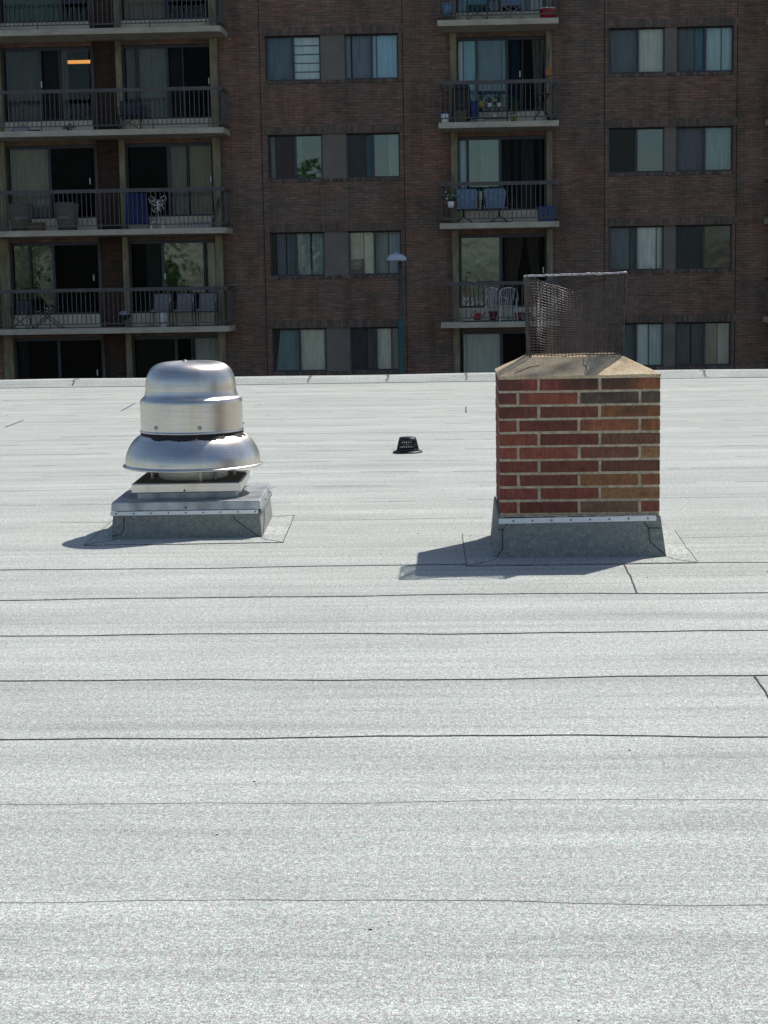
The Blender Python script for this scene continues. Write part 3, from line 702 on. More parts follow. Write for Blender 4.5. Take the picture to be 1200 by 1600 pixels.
WS = {
 (3, 0): [(.50, 0, [(0, .5, (.42, .52, .54), 'p'), (.5, 1, WHT, 'l', 5)], ()), (.50, 0, [(0, .08, WHT, 'p'), (.12, .48, (.58, .60, .66), 'p'), (.5, .58, PBL, 'p'), (.61, 1, PBL, 'p')])],  # white slats of the first window paint a cloud reflection
 (2, 0): [(.50, 0, [(.02, .1, BEI, 'p'), (.12, .48, (.16, .06, .06), 's'), (.52, .62, BEI, 's')], (1,)), (.50, 0, [(.0, .34, (.07, .07, .10), 'p'), (.36, .5, TEA, 'p'), (.54, .76, TEA, 's'), (.8, 1, WHT, 'p')], (1,))],
 (1, 0): [(.48, 0, [(.1, .26, (.34, .35, .39), 'p'), (.29, .46, (.34, .36, .38), 'p'), (.5, .74, (.42, .48, .46), 'p'), (.78, 1, (.42, .48, .46), 'p')]), (.50, 1, [(.02, .27, BEI, 'b', .36), (.29, .49, CRM, 'p'), (.52, .76, CRM, 'p'), (.78, 1, WHT, 'p')])],
 (0, 0): [(.50, 0, [(.12, .47, PAL, 't', .02, .47), (.52, .98, CRM, 'p')], (0,)), (.50, 0, [(.0, .30, (.06, .06, .09), 'p'), (.32, .48, MAU, 'p'), (.52, .78, CRM, 'p'), (.84, 1, DGR, 'p')])],
 (3, 1): [(.52, 0, [(0, .5, (.44, .47, .43), 'p'), (.53, 1, CRM, 'p')]), (.50, 0, [(0, .32, (.40, .37, .38), 'p'), (.33, .48, TEL, 'p'), (.52, .8, PAL, 'p'), (.83, 1, PAL, 'p')])],
 (2, 1): [(.50, 0, [(.52, 1, (.22, .32, .36), 's')], (1,)), (.50, 0, [(0, .48, (.42, .37, .40), 'p'), (.52, 1, (.34, .46, .44), 'p')])],
 (1, 1): [(.50, 0, [(0, .38, (.52, .52, .54), 'p'), (.40, .49, GRY, 'p'), (.52, .88, WHT, 'p'), (.91, 1, PAL, 'p')]), (.5, 0, [(.03, .48, DGR, 's')])],
 (0, 1): [(.50, 0, [(0, .47, (.34, .38, .36), 'p'), (.5, .74, WHT, 'p'), (.77, 1, PAL, 'p')]), (.52, 0, [(0, .27, (.36, .33, .31), 'p'), (.3, .5, (.34, .32, .30), 'p'), (.54, .78, TAN, 'p'), (.8, 1, BEI, 'p')])],
}
for k in KS:
    for idx in (0, 1): windows_group(k, idx, WS.get((k, idx), WS[(1, 1-idx)]))
def door(k, x0, x1, splits, main, items, screen=None, handle=None, mirror=()):
    z0, z1 = slab_top(k)+.385, slab_top(k)+2.455; y = YF+.10; w = .05
    mb = MB(); mb.box(x0, x1, y, y+.09, z0, z0+w); mb.box(x0, x1, y, y+.09, z1-w-.04, z1)
    mb.box(x0, x0+w, y, y+.09, z0+w, z1-w-.04); mb.box(x1-w, x1, y, y+.09, z0+w, z1-w-.04)
    xs = [x0+(x1-x0)*s_ for s_ in splits]
    for i, s_ in enumerate(xs):
        ww = .04 if i == main else .016; mb.box(s_-ww, s_+ww, y-.01, y+.07, z0+w, z1-w-.04)
    fr = mb.build('sliding_door', M['fframe'], bld)
    ed = [x0+w]+xs+[x1-w]
    for i in range(len(ed)-1):
        mb = MB(); mb.box(ed[i]+.041, ed[i+1]-.041, y+.02, y+.028, z0+w, z1-w-.04) if ed[i+1]-ed[i] > .12 else None
        if mb.v: mb.build('pane', M['screen_dark' if screen is not None and i in screen else 'mirror' if i in mirror else 'glass_dim' if x0 < -6 else 'glass'], fr)
    fill(fr, x0+w, x1-w, z0+.02, z1-.06, y+.2, items)
    if handle is not None:
        xh = x0+(x1-x0)*handle; mb = MB(); mb.box(xh-.014, xh+.014, y-.04, y-.011, z0+.95, z0+1.12); mb.build('handle', M['white_metal'], fr)
    return fr
D = DXS
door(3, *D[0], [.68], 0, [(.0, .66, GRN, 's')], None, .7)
door(2, *D[0], [.42, .64], 0, [(.0, .40, (.12, .11, .09), 'p'), (.44, .72, (.15, .14, .12), 'p')], (1,), .43)
door(1, *D[0], [.48], 0, [(.0, .46, (.36, .34, .26), 'p')], (1,), .93)
door(0, *D[0], [.22, .48], 1, [(.0, .08, DGR, 'p')], (2,), .93, (0, 1))
door(-1, *D[0], [.5], 0, [(.0, .12, DGR, 'p')], (0, 1), .93)
door(3, *D[1], [.5], 0, [(.0, .47, TAN, 'p')], None, None)
door(2, *D[1], [.14, .5, .68], 1, [(.0, .13, (.20, .20, .16), 'p'), (.16, .48, (.24, .24, .22), 'p'), (.52, .66, DGR, 'p')], (2, 3), .97)
door(1, *D[1], [.48, .70], 0, [(.50, .68, (.27, .25, .19), 'p'), (.72, .98, (.34, .25, .17), 'p')], (0,), .96)
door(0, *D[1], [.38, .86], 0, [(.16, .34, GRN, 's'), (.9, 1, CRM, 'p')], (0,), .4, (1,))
door(-1, *D[1], [.5, .68], 0, [(.0, .47, (.07, .12, .05), 's'), (.72, 1, (.55, .56, .52), 'p')], (0, 1), None)  # dark green slats added to paint a green reflection in the pane
door(3, *D[2], [.5], 0, [(.0, .30, TEA, 'p'), (.85, 1, BEI, 'p')], None, None)
door(2, *D[2], [.22, .56, .74], 1, [(.0, .05, WHT, 'p'), (.07, .22, TEL, 'p'), (.25, .50, (.07, .15, .18), 'p'), (.52, .60, TEA, 'p'), (.62, .72, BLU, 'p'), (.86, 1, (.66, .62, .52), 't', .90, .98)], (2, 3), .71)
door(1, *D[2], [.11, .48], 1, [(.0, .10, PBL, 'p'), (.13, .23, TEA, 'p'), (.25, .47, PBL, 's'), (.50, .60, DGR, 'p'), (.64, .70, DGR, 'p'), (.73, .88, MAU, 'p'), (.94, .98, BLU, 'p')], (2,), None, (1,))
door(0, *D[2], [.48], 0, [(.0, .46, (.34, .46, .38), 's'), (.53, .56, MAU, 'p'), (.56, .76, (.30, .25, .18), 't', .54, .62), (.78, .93, (.24, .21, .17), 't', .89, .95)], (1,), .96, (0,))
door(-1, *D[2], [.48], 0, [(.03, .46, (.52, .56, .50), 'b', .30), (.03, .09, GRY, 'p')], (1,), None)
for k in KS:
    door(k, *D[3], [.5], 0, [(.0, .4, BEI, 'p')]); door(k, *D[4], [.5], 0, [(.5, 1, GRY, 'p')])
    if k == 4:
        for i in range(3): door(k, *D[i], [.5], 0, [(.0, .4, (BEI, GRY, TEA)[i], 'p')])

# balconies: slab part > railing
def balcony(k, x0, x1, rx=0, posts=(), top_open=False):
    zt = slab_top(k); yf = 48.8; mb = MB(); n = 8; r_ = .16
    poly = [(x0, YF-.001), (x0, yf)] 
    if rx:
        poly += [(x1-r_+r_*math.sin(a*math.pi/2/n), yf+r_-r_*math.cos(a*math.pi/2/n)) for a in range(n+1)]
    else: poly += [(x1, yf)]
    poly += [(x1, YF-.001)]
    mb.prism(poly, zt-.16, zt)
    slab = mb.build('balcony', M['conc'], bld, bevel=.012)
    mb = MB(); ya = yf+.06; xa, xb = x0+.06, x1-.06
    mb.box(xa-.03, xb+.03, ya-.03, ya+.03, zt+1.02, zt+1.12); mb.box(xa, xb, ya-.014, ya+.014, zt+.10, zt+.13)
    for xx in (xa, xb):
        mb.box(xx-.028, xx+.028, ya+.031, YF-.03, zt+1.03, zt+1.11); mb.box(xx-.012, xx+.012, ya+.02, YF-.03, zt+.10, zt+.13)
        y = ya+.13
        while y < YF-.08: mb.box(xx-.009, xx+.009, y-.009, y+.009, zt+.131, zt+1.029); y += .13
    x = xa; i = 0
    while x < xb+.01:
        post = i % 12 == 3
        mb.box(x-.010-(.006 if post else 0), x+.010+(.006 if post else 0), ya-.011, ya+.011, zt-.02 if post else zt+.131, zt+1.019); x += .1305; i += 1
    mb.build('railing', M['rail'], slab)
    return slab
for k in KS:
    balcony(k, -16.6, -6.33, 1); balcony(k, -.37, 2.95); balcony(k, 8.82, 12.0)
# roof and railing of row are repeated per floor; lit lamp in one flat
lm = thing('ceiling_light', 'warm lit orange ceiling light inside the dark flat on the upper left balcony', 'ceiling light', (-10.90, 51.6, 7.92))
m = bpy.data.materials.new('lamp_glow'); m.use_nodes = True; bs = m.node_tree.nodes['Principled BSDF']; bs.inputs['Base Color'].default_value = (.8, .35, .1, 1)
bs.inputs['Emission Color'].default_value = (1, .42, .10, 1); bs.inputs['Emission Strength'].default_value = .95
mb = MB(); mb.box(-.34, .34, -.10, .10, -.04, .04); mb.build('diffuser', m, lm, bevel=.01)
mb = MB(); mb.tube([(-.2, 0, .05), (-.2, 0, .34)], .01, 6); mb.tube([(.2, 0, .05), (.2, 0, .34)], .01, 6); mb.build('hanger', M['rail'], lm)

# ------------------------------------------------------------------ street lamp
sl = thing('street_lamp', 'slim street lamp with pale domed head on a green post before the brick facade', 'street lamp', (-1.385, 45, -5.6))
M['lampgreen'] = simple('green_paint', (.008, .085, .075), .45, 0, .2, 5); M['lampgrey'] = simple('grey_pole', (.055, .065, .075), .5, .2, .2, 5); M['lamphead'] = simple('pale_enamel', (.50, .56, .62), .4, 0, .15, 6)
mb = MB(); mb.lathe([(.11, 0), (.11, .1), (.085, .14), (.078, 3), (.072, 6.0), (.05, 6.03)], 20); mb.build('lower_post', M['lampgreen'], sl)
mb = MB(); mb.lathe([(.048, 6.0), (.042, 7.62)], 16, cap1=True); mb.build('upper_post', M['lampgrey'], sl)
mb = MB(); mb.lathe([(.0, 7.50), (.262, 7.52), (.268, 7.545), (.26, 7.57), (.235, 7.62), (.19, 7.665), (.10, 7.70), (.03, 7.71), (.028, 7.74), (.0005, 7.745)], 32, cx=-.08); hd = mb.build('lamp_head', M['lamphead'], sl)
mb = MB(); mb.box(-.38, -.08, -.03, .03, 7.515, 7.535); mb.box(.15, .22, -.02, .02, 7.50, 7.55); mb.build('bracket', M['lampgrey'], sl)

# ------------------------------------------------------------------ things on the balconies
def mat(n, c, r_=.6, **k): return simple(n, c, r_, **k)
m_dk = mat('dark_fabric', (.035, .042, .055)); m_tube = mat('dark_tube', (.02, .02, .025), .4); m_wick = mat('wicker', (.17, .145, .12), .85, scale=60, var=.4); m_wood = mat('crate_wood', (.16, .105, .055), .8)
m_blue = mat('blue_fabric', (.015, .03, .14), .7); m_wh = mat('white_plastic', (.80, .80, .78), .45, var=.08); m_whg = mat('greyed_white', (.36, .38, .41), .6, var=.15); m_gry = mat('grey_cushion', (.26, .25, .25), .9)
m_teal = mat('teal_sling', (.09, .26, .28), .7); m_slb = mat('blue_sling', (.16, .24, .34), .7); m_red = mat('red_plastic', (.42, .012, .03), .4, var=.1); m_yel = mat('yellow_pot', (.42, .30, .03), .5); m_bpl = mat('blue_plastic', (.01, .045, .16), .4)
m_pale = mat('pale_blue_bucket', (.17, .26, .42), .5); m_leaf = mat('leaf_green', (.03, .075, .022), .6, var=.4, scale=30); m_terra = mat('terracotta', (.22, .08, .04), .8); m_orange = mat('orange_wood', (.45, .17, .05), .6); m_rope = mat('dark_soil', (.03, .022, .016), .95)
YB = 49.25
def chair(label, loc, w=.52, m_seat=m_dk, m_frame=m_tube, kind='fold', back=.85, rz=0, grp=None, name='patio_chair', cat='chair'):
    t = thing(name, label, cat, loc, rz, grp); h = w/2
    mb = MB(); mb.box(-h+.03, h-.03, -.24, .22, .40, .43 if kind != 'cush' else .48); mb.build('seat', m_seat, t, bevel=.01)
    mb = MB(); mb.hexa([(-h+.03, .20, .46), (h-.03, .20, .46), (h-.03, .24, .46), (-h+.03, .24, .46), (-h+.03, .31, back), (h-.03, .31, back), (h-.03, .35, back), (-h+.03, .35, back)]); mb.build('backrest', m_seat, t, bevel=.01)
    mb = MB(); r_ = .013
    for s in (-h, h):
        if kind == 'fold': mb.tube([(s, -.25, 0), (s, .22, .42), (s, .33, back+.02)], r_, 6); mb.tube([(s, .25, 0), (s, -.24, .42)], r_, 6); mb.tube([(s, -.25, .62), (s, .25, .62)], r_, 6); mb.tube([(s, -.24, .42), (s, -.25, .62)], r_, 6)
        else: mb.tube([(s, -.25, 0), (s, -.25, .62), (s, -.15, .65), (s, .27, .64)], r_, 6); mb.tube([(s, .25, 0), (s, .22, .42), (s, .33, back+.02)], r_, 6)
    if kind == 'fold': mb.tube([(-h, -.25, .02), (h, -.24, .40)], r_*.8, 6); mb.tube([(h, -.25, .02), (-h, -.24, .40)], r_*.8, 6)
    mb.tube([(-h, .33, back+.02), (h, .33, back+.02)], r_, 6); mb.tube([(-h, -.24, .41), (h, -.24, .41)], r_, 6)
    mb.build('frame', m_frame, t); return t
def bucket(name, label, cat, loc, r1, r2, hgt, m1, rim=None, handle=True, grp=None, sq=False):
    t = thing(name, label, cat, loc, random.uniform(0, 3), grp)
    mb = MB(); n = 4 if sq else 24; mb.lathe([(.0005, .004), (r1, 0), (r2, hgt), (r2-.012, hgt), (r1-.01, .02)], n)
    if sq:
        for i in range(len(mb.sm)): mb.sm[i] = False
        t.rotation_euler.z = R(45)
    mb.build('body', m1, t)
    mb = MB(); mb.lathe([(r2, hgt-.03), (r2+.014, hgt-.028), (r2+.014, hgt), (r2-.012, hgt+.002)], n); mb.build('rim', rim or m1, t)
    if handle:
        mb = MB(); mb.tube([(r2*math.cos(a), .02, hgt-.01-.11*math.sin(a)) for a in [math.pi*k/8 for k in range(9)]], .004, 5); mb.build('handle', m_tube, t)
    return t
def leaves(mb, cx_, cy_, cz_, rx, ry, rz_, n, size, rn):
    for _ in range(n):
        a = rn.uniform(0, 6.28); b_ = rn.uniform(-1, 1); r_ = rn.random()**.4; q_ = math.sqrt(1-b_*b_)
        p = Vector((cx_+rx*r_*q_*math.cos(a), cy_+ry*r_*q_*math.sin(a), cz_+rz_*r_*b_)); s = size*rn.uniform(.6, 1.4)
        u = Vector((rn.uniform(-1, 1), rn.uniform(-1, 1), rn.uniform(-.7, 1))).normalized(); w = u.cross(Vector((rn.uniform(-1, 1), rn.uniform(-1, 1), rn.uniform(-1, 1)))).normalized()
        mb.quad([p-u*s, p+w*s*.5, p+u*s, p-w*s*.5])
def plant(label, loc, pr, ph, rx, rz_, n, pm, name='potted_plant', grp=None, flowers=None, size=.035):
    t = thing(name, label, 'plant', loc, 0, grp); rn = random.Random(int(abs(loc[0]*100)))
    mb = MB(); mb.lathe([(.0005, .003), (pr*.75, 0), (pr, ph), (pr-.012, ph), (pr-.015, ph-.02), (.0005, ph-.02)], 20); mb.build('pot', pm, t)
    mb = MB(); leaves(mb, 0, 0, ph+rz_*.9, rx, rx*.8, rz_, n, size, rn)
    for _ in range(6): mb.tube([(0, 0, ph-.01), (rn.uniform(-rx, rx)*.6, rn.uniform(-rx, rx)*.5, ph+rz_*1.2)], .004, 4)
    mb.build('foliage', m_leaf, t)
    if flowers:
        mb = MB(); leaves(mb, 0, -.02, ph+rz_*1.0, rx, rx, rz_, flowers, .035, rn); mb.build('flowers', m_wh, t)
    return t
Z = {k: slab_top(k) for k in KS}
# left, third floor up
chair('folded dark camp chair beside the brick pier on the upper left balcony', (-9.05, YB+.1, Z[2]), .62, m_dk, m_tube, back=.82)
t = thing('cloth_bag', 'crumpled pale bag lying at the front edge of the upper left balcony floor', 'bag', (-12.1, 49.15, Z[2]))
mb = MB(); prof = smooth_prof([(.24, 0), (.27, .05), (.22, .13), (.10, .18), (.0005, .19)]); mb.lathe(prof, 14)
mb.v = [(x*1.05+.02*math.sin(y*30), y*.6, z+.02*math.sin(x*25)) for x, y, z in mb.v]; mb.build('body', m_whg, t)
mb = MB(); mb.box(.24, .52, -.14, .14, 0, .055, j=.02); mb.build('flap', m_dk, t)
plant('small dark straggling plant in a low pot on the upper left balcony floor', (-10.75, 49.2, Z[2]), .07, .06, .26, .07, 60, m_dk)
# left, second floor up
def wicker(label, loc, rz=0):
    t = thing('wicker_armchair', label, 'armchair', loc, rz, 'wicker armchairs'); 
    mb = MB(); mb.lathe([(.26, .32), (.28, .30), (.28, .40), (.0005, .42)], 24); mb.build('seat', m_gry, t)
    mb = MB(); n = 28; 
    for rad, zz in (): pass
    b = 0; lay = [(.27, .02), (.30, .25), (.34, .5), (.37, .70)]
    for i, (r_, z) in enumerate(lay):
        for k in range(n+1):
            a = math.pi*(-.18+1.36*k/n); lift = (.10*math.sin(math.pi*k/n) if i == 3 else 0)
            mb.v.append((r_*math.cos(a), r_*math.sin(a)*.8, z+lift))
    for i in range(len(lay)-1):
        for k in range(n): mb.f.append((i*(n+1)+k, i*(n+1)+k+1, (i+1)*(n+1)+k+1, (i+1)*(n+1)+k)); mb.sm.append(True); mb.c.append(None)
    o = mb.build('shell', m_wick, t); md = o.modifiers.new('thick', 'SOLIDIFY'); md.thickness = .03
    for sx in (-.2, .2):
        for sy_ in (-.16, .16): mb = MB(); mb.tube([(sx, sy_, 0), (sx, sy_, .32)], .018, 6); mb.build('leg', m_wick, t)
    return t
wicker('curved wicker armchair nearest the left edge, on the middle left balcony', (-12.25, YB, Z[1]), R(200))
wicker('curved wicker armchair to the right of the wooden crate, on the middle left balcony', (-10.95, YB+.1, Z[1]), R(165))
t = thing('wooden_crate', 'small wooden crate between the two wicker armchairs', 'crate', (-11.78, 49.1, Z[1]))
for i in range(4): 
    mb = MB(); mb.box(-.19, .19, -.15, .15, .005+.062*i, .055+.062*i); mb.build('slat', m_wood, t)
for sx in (-1, 1):
    for s2 in (-1, 1): MB().box(sx*.195-.012, sx*.195+.012, s2*.155-.012, s2*.155+.012, 0, .25).build('corner_post', m_wood, t)
t = thing('draped_tarp', 'dark blue fabric cover hung over a folded rack by the pier, middle left balcony', 'cover', (-8.97, YB+.25, Z[1]))
mb = MB(); pleats(mb, -.30, .28, 0, .12, 1.02, .03, .16, -.34, .36, 8); o = mb.build('cloth', m_blue, t); o.modifiers.new('thick', 'SOLIDIFY').thickness = .01
mb = MB(); mb.tube([(-.32, .03, 0), (-.3, .03, 1.0), (.28, .03, 1.0), (.34, .03, 0)], .014, 6); mb.build('rack', m_tube, t)
t = thing('butterfly_ornament', 'white wire butterfly ornament hung behind the railing of the middle left balcony', 'ornament', (-8.33, YB, Z[1]+.70))
mb = MB()
for s in (-1, 1):
    mb.tube([(0, 0, .0), (s*.10, 0, .17), (s*.22, 0, .24), (s*.25, 0, .14), (s*.20, 0, .02), (s*.10, 0, -.02), (0, 0, 0)], .013, 6); mb.tube([(0, 0, -.02), (s*.12, 0, -.05), (s*.17, 0, -.14), (s*.10, 0, -.24), (s*.04, 0, -.16), (0, 0, -.05)], .013, 6)
    mb.tube([(s*.03, 0, .05), (s*.14, 0, .12), (s*.17, 0, .06)], .01, 6); mb.tube([(s*.04, 0, -.06), (s*.1, 0, -.15)], .01, 6); mb.tube([(s*.08, 0, .03), (s*.2, 0, .12)], .009, 6)
mb.tube([(0, 0, -.22), (0, 0, .12)], .018, 8); mb.tube([(0, 0, -.22), (0, .1, -.70)], .008, 5); mb.build('wire_body', m_wh, t)
t = thing('step_stool', 'little white step stool below the butterfly ornament', 'stool', (-8.33, 49.1, Z[1]))
mb = MB(); mb.box(-.17, .17, -.11, .11, .17, .21); mb.build('top', m_wh, t, bevel=.02)
for sx in (-1, 1): mb = MB(); mb.hexa([(sx*.18-.03, -.1, 0), (sx*.18+.03, -.1, 0), (sx*.18+.03, .1, 0), (sx*.18-.03, .1, 0), (sx*.14-.03, -.08, .172), (sx*.14+.03, -.08, .172), (sx*.14+.03, .08, .172), (sx*.14-.03, .08, .172)]); mb.build('leg', m_wh, t)
t = thing('wire_rack', 'low white wire rack of loops on the middle left balcony floor', 'rack', (-7.27, 49.1, Z[1]))
for i in range(9): mb = MB(); x = -.40+.10*i; mb.tube([(x, .12, .01), (x-.03, .05, .16), (x+.01, -.02, .19), (x+.04, -.08, .14), (x+.02, -.12, .01)], .012, 6); mb.build('loop', m_whg, t)
mb = MB(); mb.box(-.46, .46, -.13, -.11, 0, .02); mb.box(-.46, .46, .11, .13, 0, .02); mb.build('runner', m_whg, t)
t = thing('folded_lounger', 'folded beige lounge chair leaning at the right end of the middle left balcony', 'lounger', (-6.70, YB+.1, Z[1]), 0)
mb = MB(); mb.hexa([(-.14, -.25, 0), (-.07, -.25, 0), (-.07, .25, 0), (-.14, .25, 0), (.08, -.25, .78), (.12, -.25, .78), (.12, .25, .78), (.08, .25, .78)]); mb.build('sling', mat('beige_sling', (.22, .20, .17)), t)
mb = MB(); mb.tube([(-.10, -.27, 0), (.13, -.27, .84)], .014, 6); mb.tube([(-.10, .27, 0), (.13, .27, .84)], .014, 6); mb.tube([(.13, -.27, .84), (.13, .27, .84)], .014, 6); mb.build('frame', m_tube, t)
# left, first floor up
t = thing('clothes_airer', 'dark crossed-leg folding airer at the left end of the lowest left balcony', 'airer', (-11.6, YB, Z[0]))
mb = MB()
for s in (-.22, .22): mb.tube([(-.42, s, 0), (.32, s, .62)], .014, 6); mb.tube([(.42, s, 0), (-.32, s, .62)], .014, 6)
for x in (-.32, -.16, 0, .16, .32): mb.tube([(x, -.24, .62), (x, .24, .62)], .008, 6)
mb.build('frame', m_tube, t)
chair('dark folding chair by the left fin of the lowest left balcony', (-12.35, YB, Z[0]), .5, m_dk, m_tube, back=.8)
t = thing('kettle_grill', 'small dark kettle grill with pale lid by the brick pier, lowest left balcony', 'grill', (-9.38, YB-.05, Z[0]))
mb = MB(); mb.lathe(smooth_prof([(.0005, .20), (.12, .24), (.17, .32), (.165, .36)]), 24); mb.build('bowl', m_tube, t); mb = MB(); mb.lathe(smooth_prof([(.168, .36), (.14, .43), (.07, .47), (.0005, .48)]), 24); mb.build('lid', m_whg, t)
for a in (0, 120, 240): mb = MB(); mb.tube([(.1*math.cos(R(a)), .1*math.sin(R(a)), .26), (.17*math.cos(R(a)), .17*math.sin(R(a)), 0)], .009, 6); mb.build('leg', m_tube, t)
for x, w_, lab in ((-8.36, .56, 'grey cushioned patio chair behind the white bucket'), (-7.70, .56, 'grey cushioned patio chair, the middle one of the row of three'), (-7.05, .56, 'grey cushioned patio chair at the right end of the lowest left balcony')):
    chair(lab, (x, YB+.18, Z[0]), w_, m_gry, m_tube, 'cush', .92, grp='grey patio chairs on the lowest left balcony')
bucket('bucket', 'tall white plastic bucket in front of the grey patio chairs', 'bucket', (-8.26, 49.03, Z[0]), .115, .14, .40, m_wh)
# middle column
bucket('bucket', 'pale blue bucket in the left corner of the top middle balcony', 'bucket', (-.08, 49.05, Z[3]+.16), .13, .17, .32, m_pale, grp=None)
t = thing('plant_stool', 'low dark stool under the pale blue bucket', 'stool', (-.08, 49.05, Z[3])); mb = MB(); mb.box(-.15, .15, -.15, .15, .13, .155); mb.build('top', m_tube, t)
for sx in (-.12, .12):
    for s2 in (-.12, .12): mb = MB(); mb.tube([(sx, s2, 0), (sx, s2, .131)], .012, 6); mb.build('leg', m_tube, t)
chair('teal folding sling chair on the top middle balcony', (.74, YB, Z[3]), .56, m_teal, m_tube, back=.95)
chair('slate blue folding sling chair beside the red tub, top middle balcony', (1.70, YB+.05, Z[3]), .58, m_slb, m_whg, back=.95)
bucket('round_tub', 'bright red round tub with white rim at the right end of the top middle balcony', 'tub', (2.66, 49.12, Z[3]), .19, .215, .30, m_red, m_wh, False)
t = thing('covered_grill', 'dark covered grill in the left corner of the cluttered middle balcony', 'grill', (.27, 49.5, Z[2]))
mb = MB(); mb.box(-.25, .25, -.2, .2, .08, .98, j=.02); mb.build('cover', mat('black_cover', (.015, .016, .022), .6), t, bevel=.05); mb = MB(); mb.lathe(smooth_prof([(.25, .96), (.22, 1.08), (.10, 1.14), (.0005, 1.15)]), 20); mb.build('hood', m_tube, t)
t = thing('wicker_basket', 'square wicker basket in front of the dark covered grill', 'basket', (.23, 49.08, Z[2]))
mb = MB(); mb.hexa([(-.18, -.13, .02), (.18, -.13, .02), (.18, .13, .02), (-.18, .13, .02), (-.2, -.15, .34), (.2, -.15, .34), (.2, .15, .34), (-.2, .15, .34)], j=.008); mb.build('body', mat('olive_wicker', (.11, .10, .06), .9, scale=60, var=.4), t, bevel=.01)
mb = MB(); mb.tube([(-.16, 0, .34), (-.1, 0, .47), (.08, 0, .48), (.15, 0, .34)], .012, 6); mb.build('handle', m_wick, t)
bucket('bucket', 'blue and white bucket at the left end of the cluttered middle balcony', 'bucket', (-.19, 48.98, Z[2]), .10, .125, .28, m_wh, m_bpl)
t = thing('shopping_bag', 'blue fabric bag hanging beside the dark covered grill', 'bag', (.64, 49.35, Z[2])); mb = MB(); mb.hexa([(-.10, -.08, .12), (.10, -.08, .12), (.10, .08, .12), (-.10, .08, .12), (-.12, -.03, .62), (.12, -.03, .62), (.12, .03, .62), (-.12, .03, .62)], j=.01); mb.build('body', m_blue, t, bevel=.02)
mb = MB(); mb.tube([(-.08, 0, .62), (-.05, 0, .84), (.05, 0, .84), (.08, 0, .62)], .01, 6); mb.box(-.02, .02, -.02, .02, 0, .13); mb.build('strap', m_whg, t)
t = thing('plant_stand', 'dark two-tier plant stand in the middle of the cluttered balcony', 'stand', (1.15, 49.3, Z[2]))
for z in (.12, .40): mb = MB(); mb.box(-.42, .42, -.14, .14, z, z+.018); mb.build('shelf', m_tube, t)
for sx in (-.4, .4):
    for s2 in (-.12, .12): mb = MB(); mb.tube([(sx, s2, 0), (sx, s2, .41)], .011, 6); mb.build('leg', m_tube, t)
plant('plant in a yellow pot on the left end of the plant stand', (.83, 49.3, Z[2]+.42), .08, .17, .12, .13, 50, m_yel)
plant('leafy plant in a white pot left of centre on the plant stand', (1.05, 49.3, Z[2]+.42), .07, .12, .10, .11, 50, m_wh)
plant('leafy plant in a white pot at the right end of the plant stand', (1.31, 49.3, Z[2]+.42), .07, .12, .12, .14, 60, m_wh)
bucket('bowl', 'small white bowl on the lower shelf of the plant stand', 'bowl', (1.2, 49.25, Z[2]+.14), .08, .12, .07, m_wh, None, False)
bucket('bowl', 'pale bowl on the floor in front of the plant stand', 'bowl', (.8, 49.0, Z[2]), .07, .11, .08, m_whg, None, False)
plant('tall leafy plant in an ochre pot right of the plant stand', (1.72, 49.2, Z[2]), .09, .14, .19, .30, 170, mat('ochre_pot', (.28, .20, .03)))
t = thing('folding_tray_table', 'black folding table with crossed legs at the right of the cluttered balcony', 'table', (2.50, 49.25, Z[2]))
mb = MB(); mb.box(-.24, .24, -.18, .18, .74, .765); mb.build('tabletop', m_tube, t)
mb = MB()
for s in (-.16, .16): mb.tube([(-.25, s, 0), (.20, s, .74)], .016, 6); mb.tube([(.25, s, 0), (-.20, s, .74)], .016, 6)
mb.tube([(-.15, -.16, .16), (-.15, .16, .16)], .012, 6); mb.tube([(.15, -.16, .45), (.15, .16, .45)], .012, 6); mb.tube([(-.12, -.16, .45), (.12, -.16, .45)], .012, 6); mb.build('leg_frame', m_tube, t)
t = thing('bird_house', 'small orange wooden bird house hung on the right fin of the middle balcony', 'bird house', (2.72, 49.85, Z[2]+1.32))
mb = MB(); mb.hexa([(-.08, -.06, 0), (.08, -.06, 0), (.08, .06, 0), (-.08, .06, 0), (-.075, -.055, .15), (.075, -.055, .15), (.075, .055, .15), (-.075, .055, .15)]); mb.build('body', m_orange, t)
mb = MB(); mb.hexa([(-.09, -.07, .151), (.09, -.07, .151), (.09, .07, .151), (-.09, .07, .151), (-.03, -.06, .24), (.03, -.06, .24), (.03, .06, .24), (-.03, .06, .24)]); mb.build('lid', m_orange, t)
mb = MB(); mb.tube([(0, 0, .235), (0, .02, .7)], .006, 5); mb.build('hanger', m_tube, t)
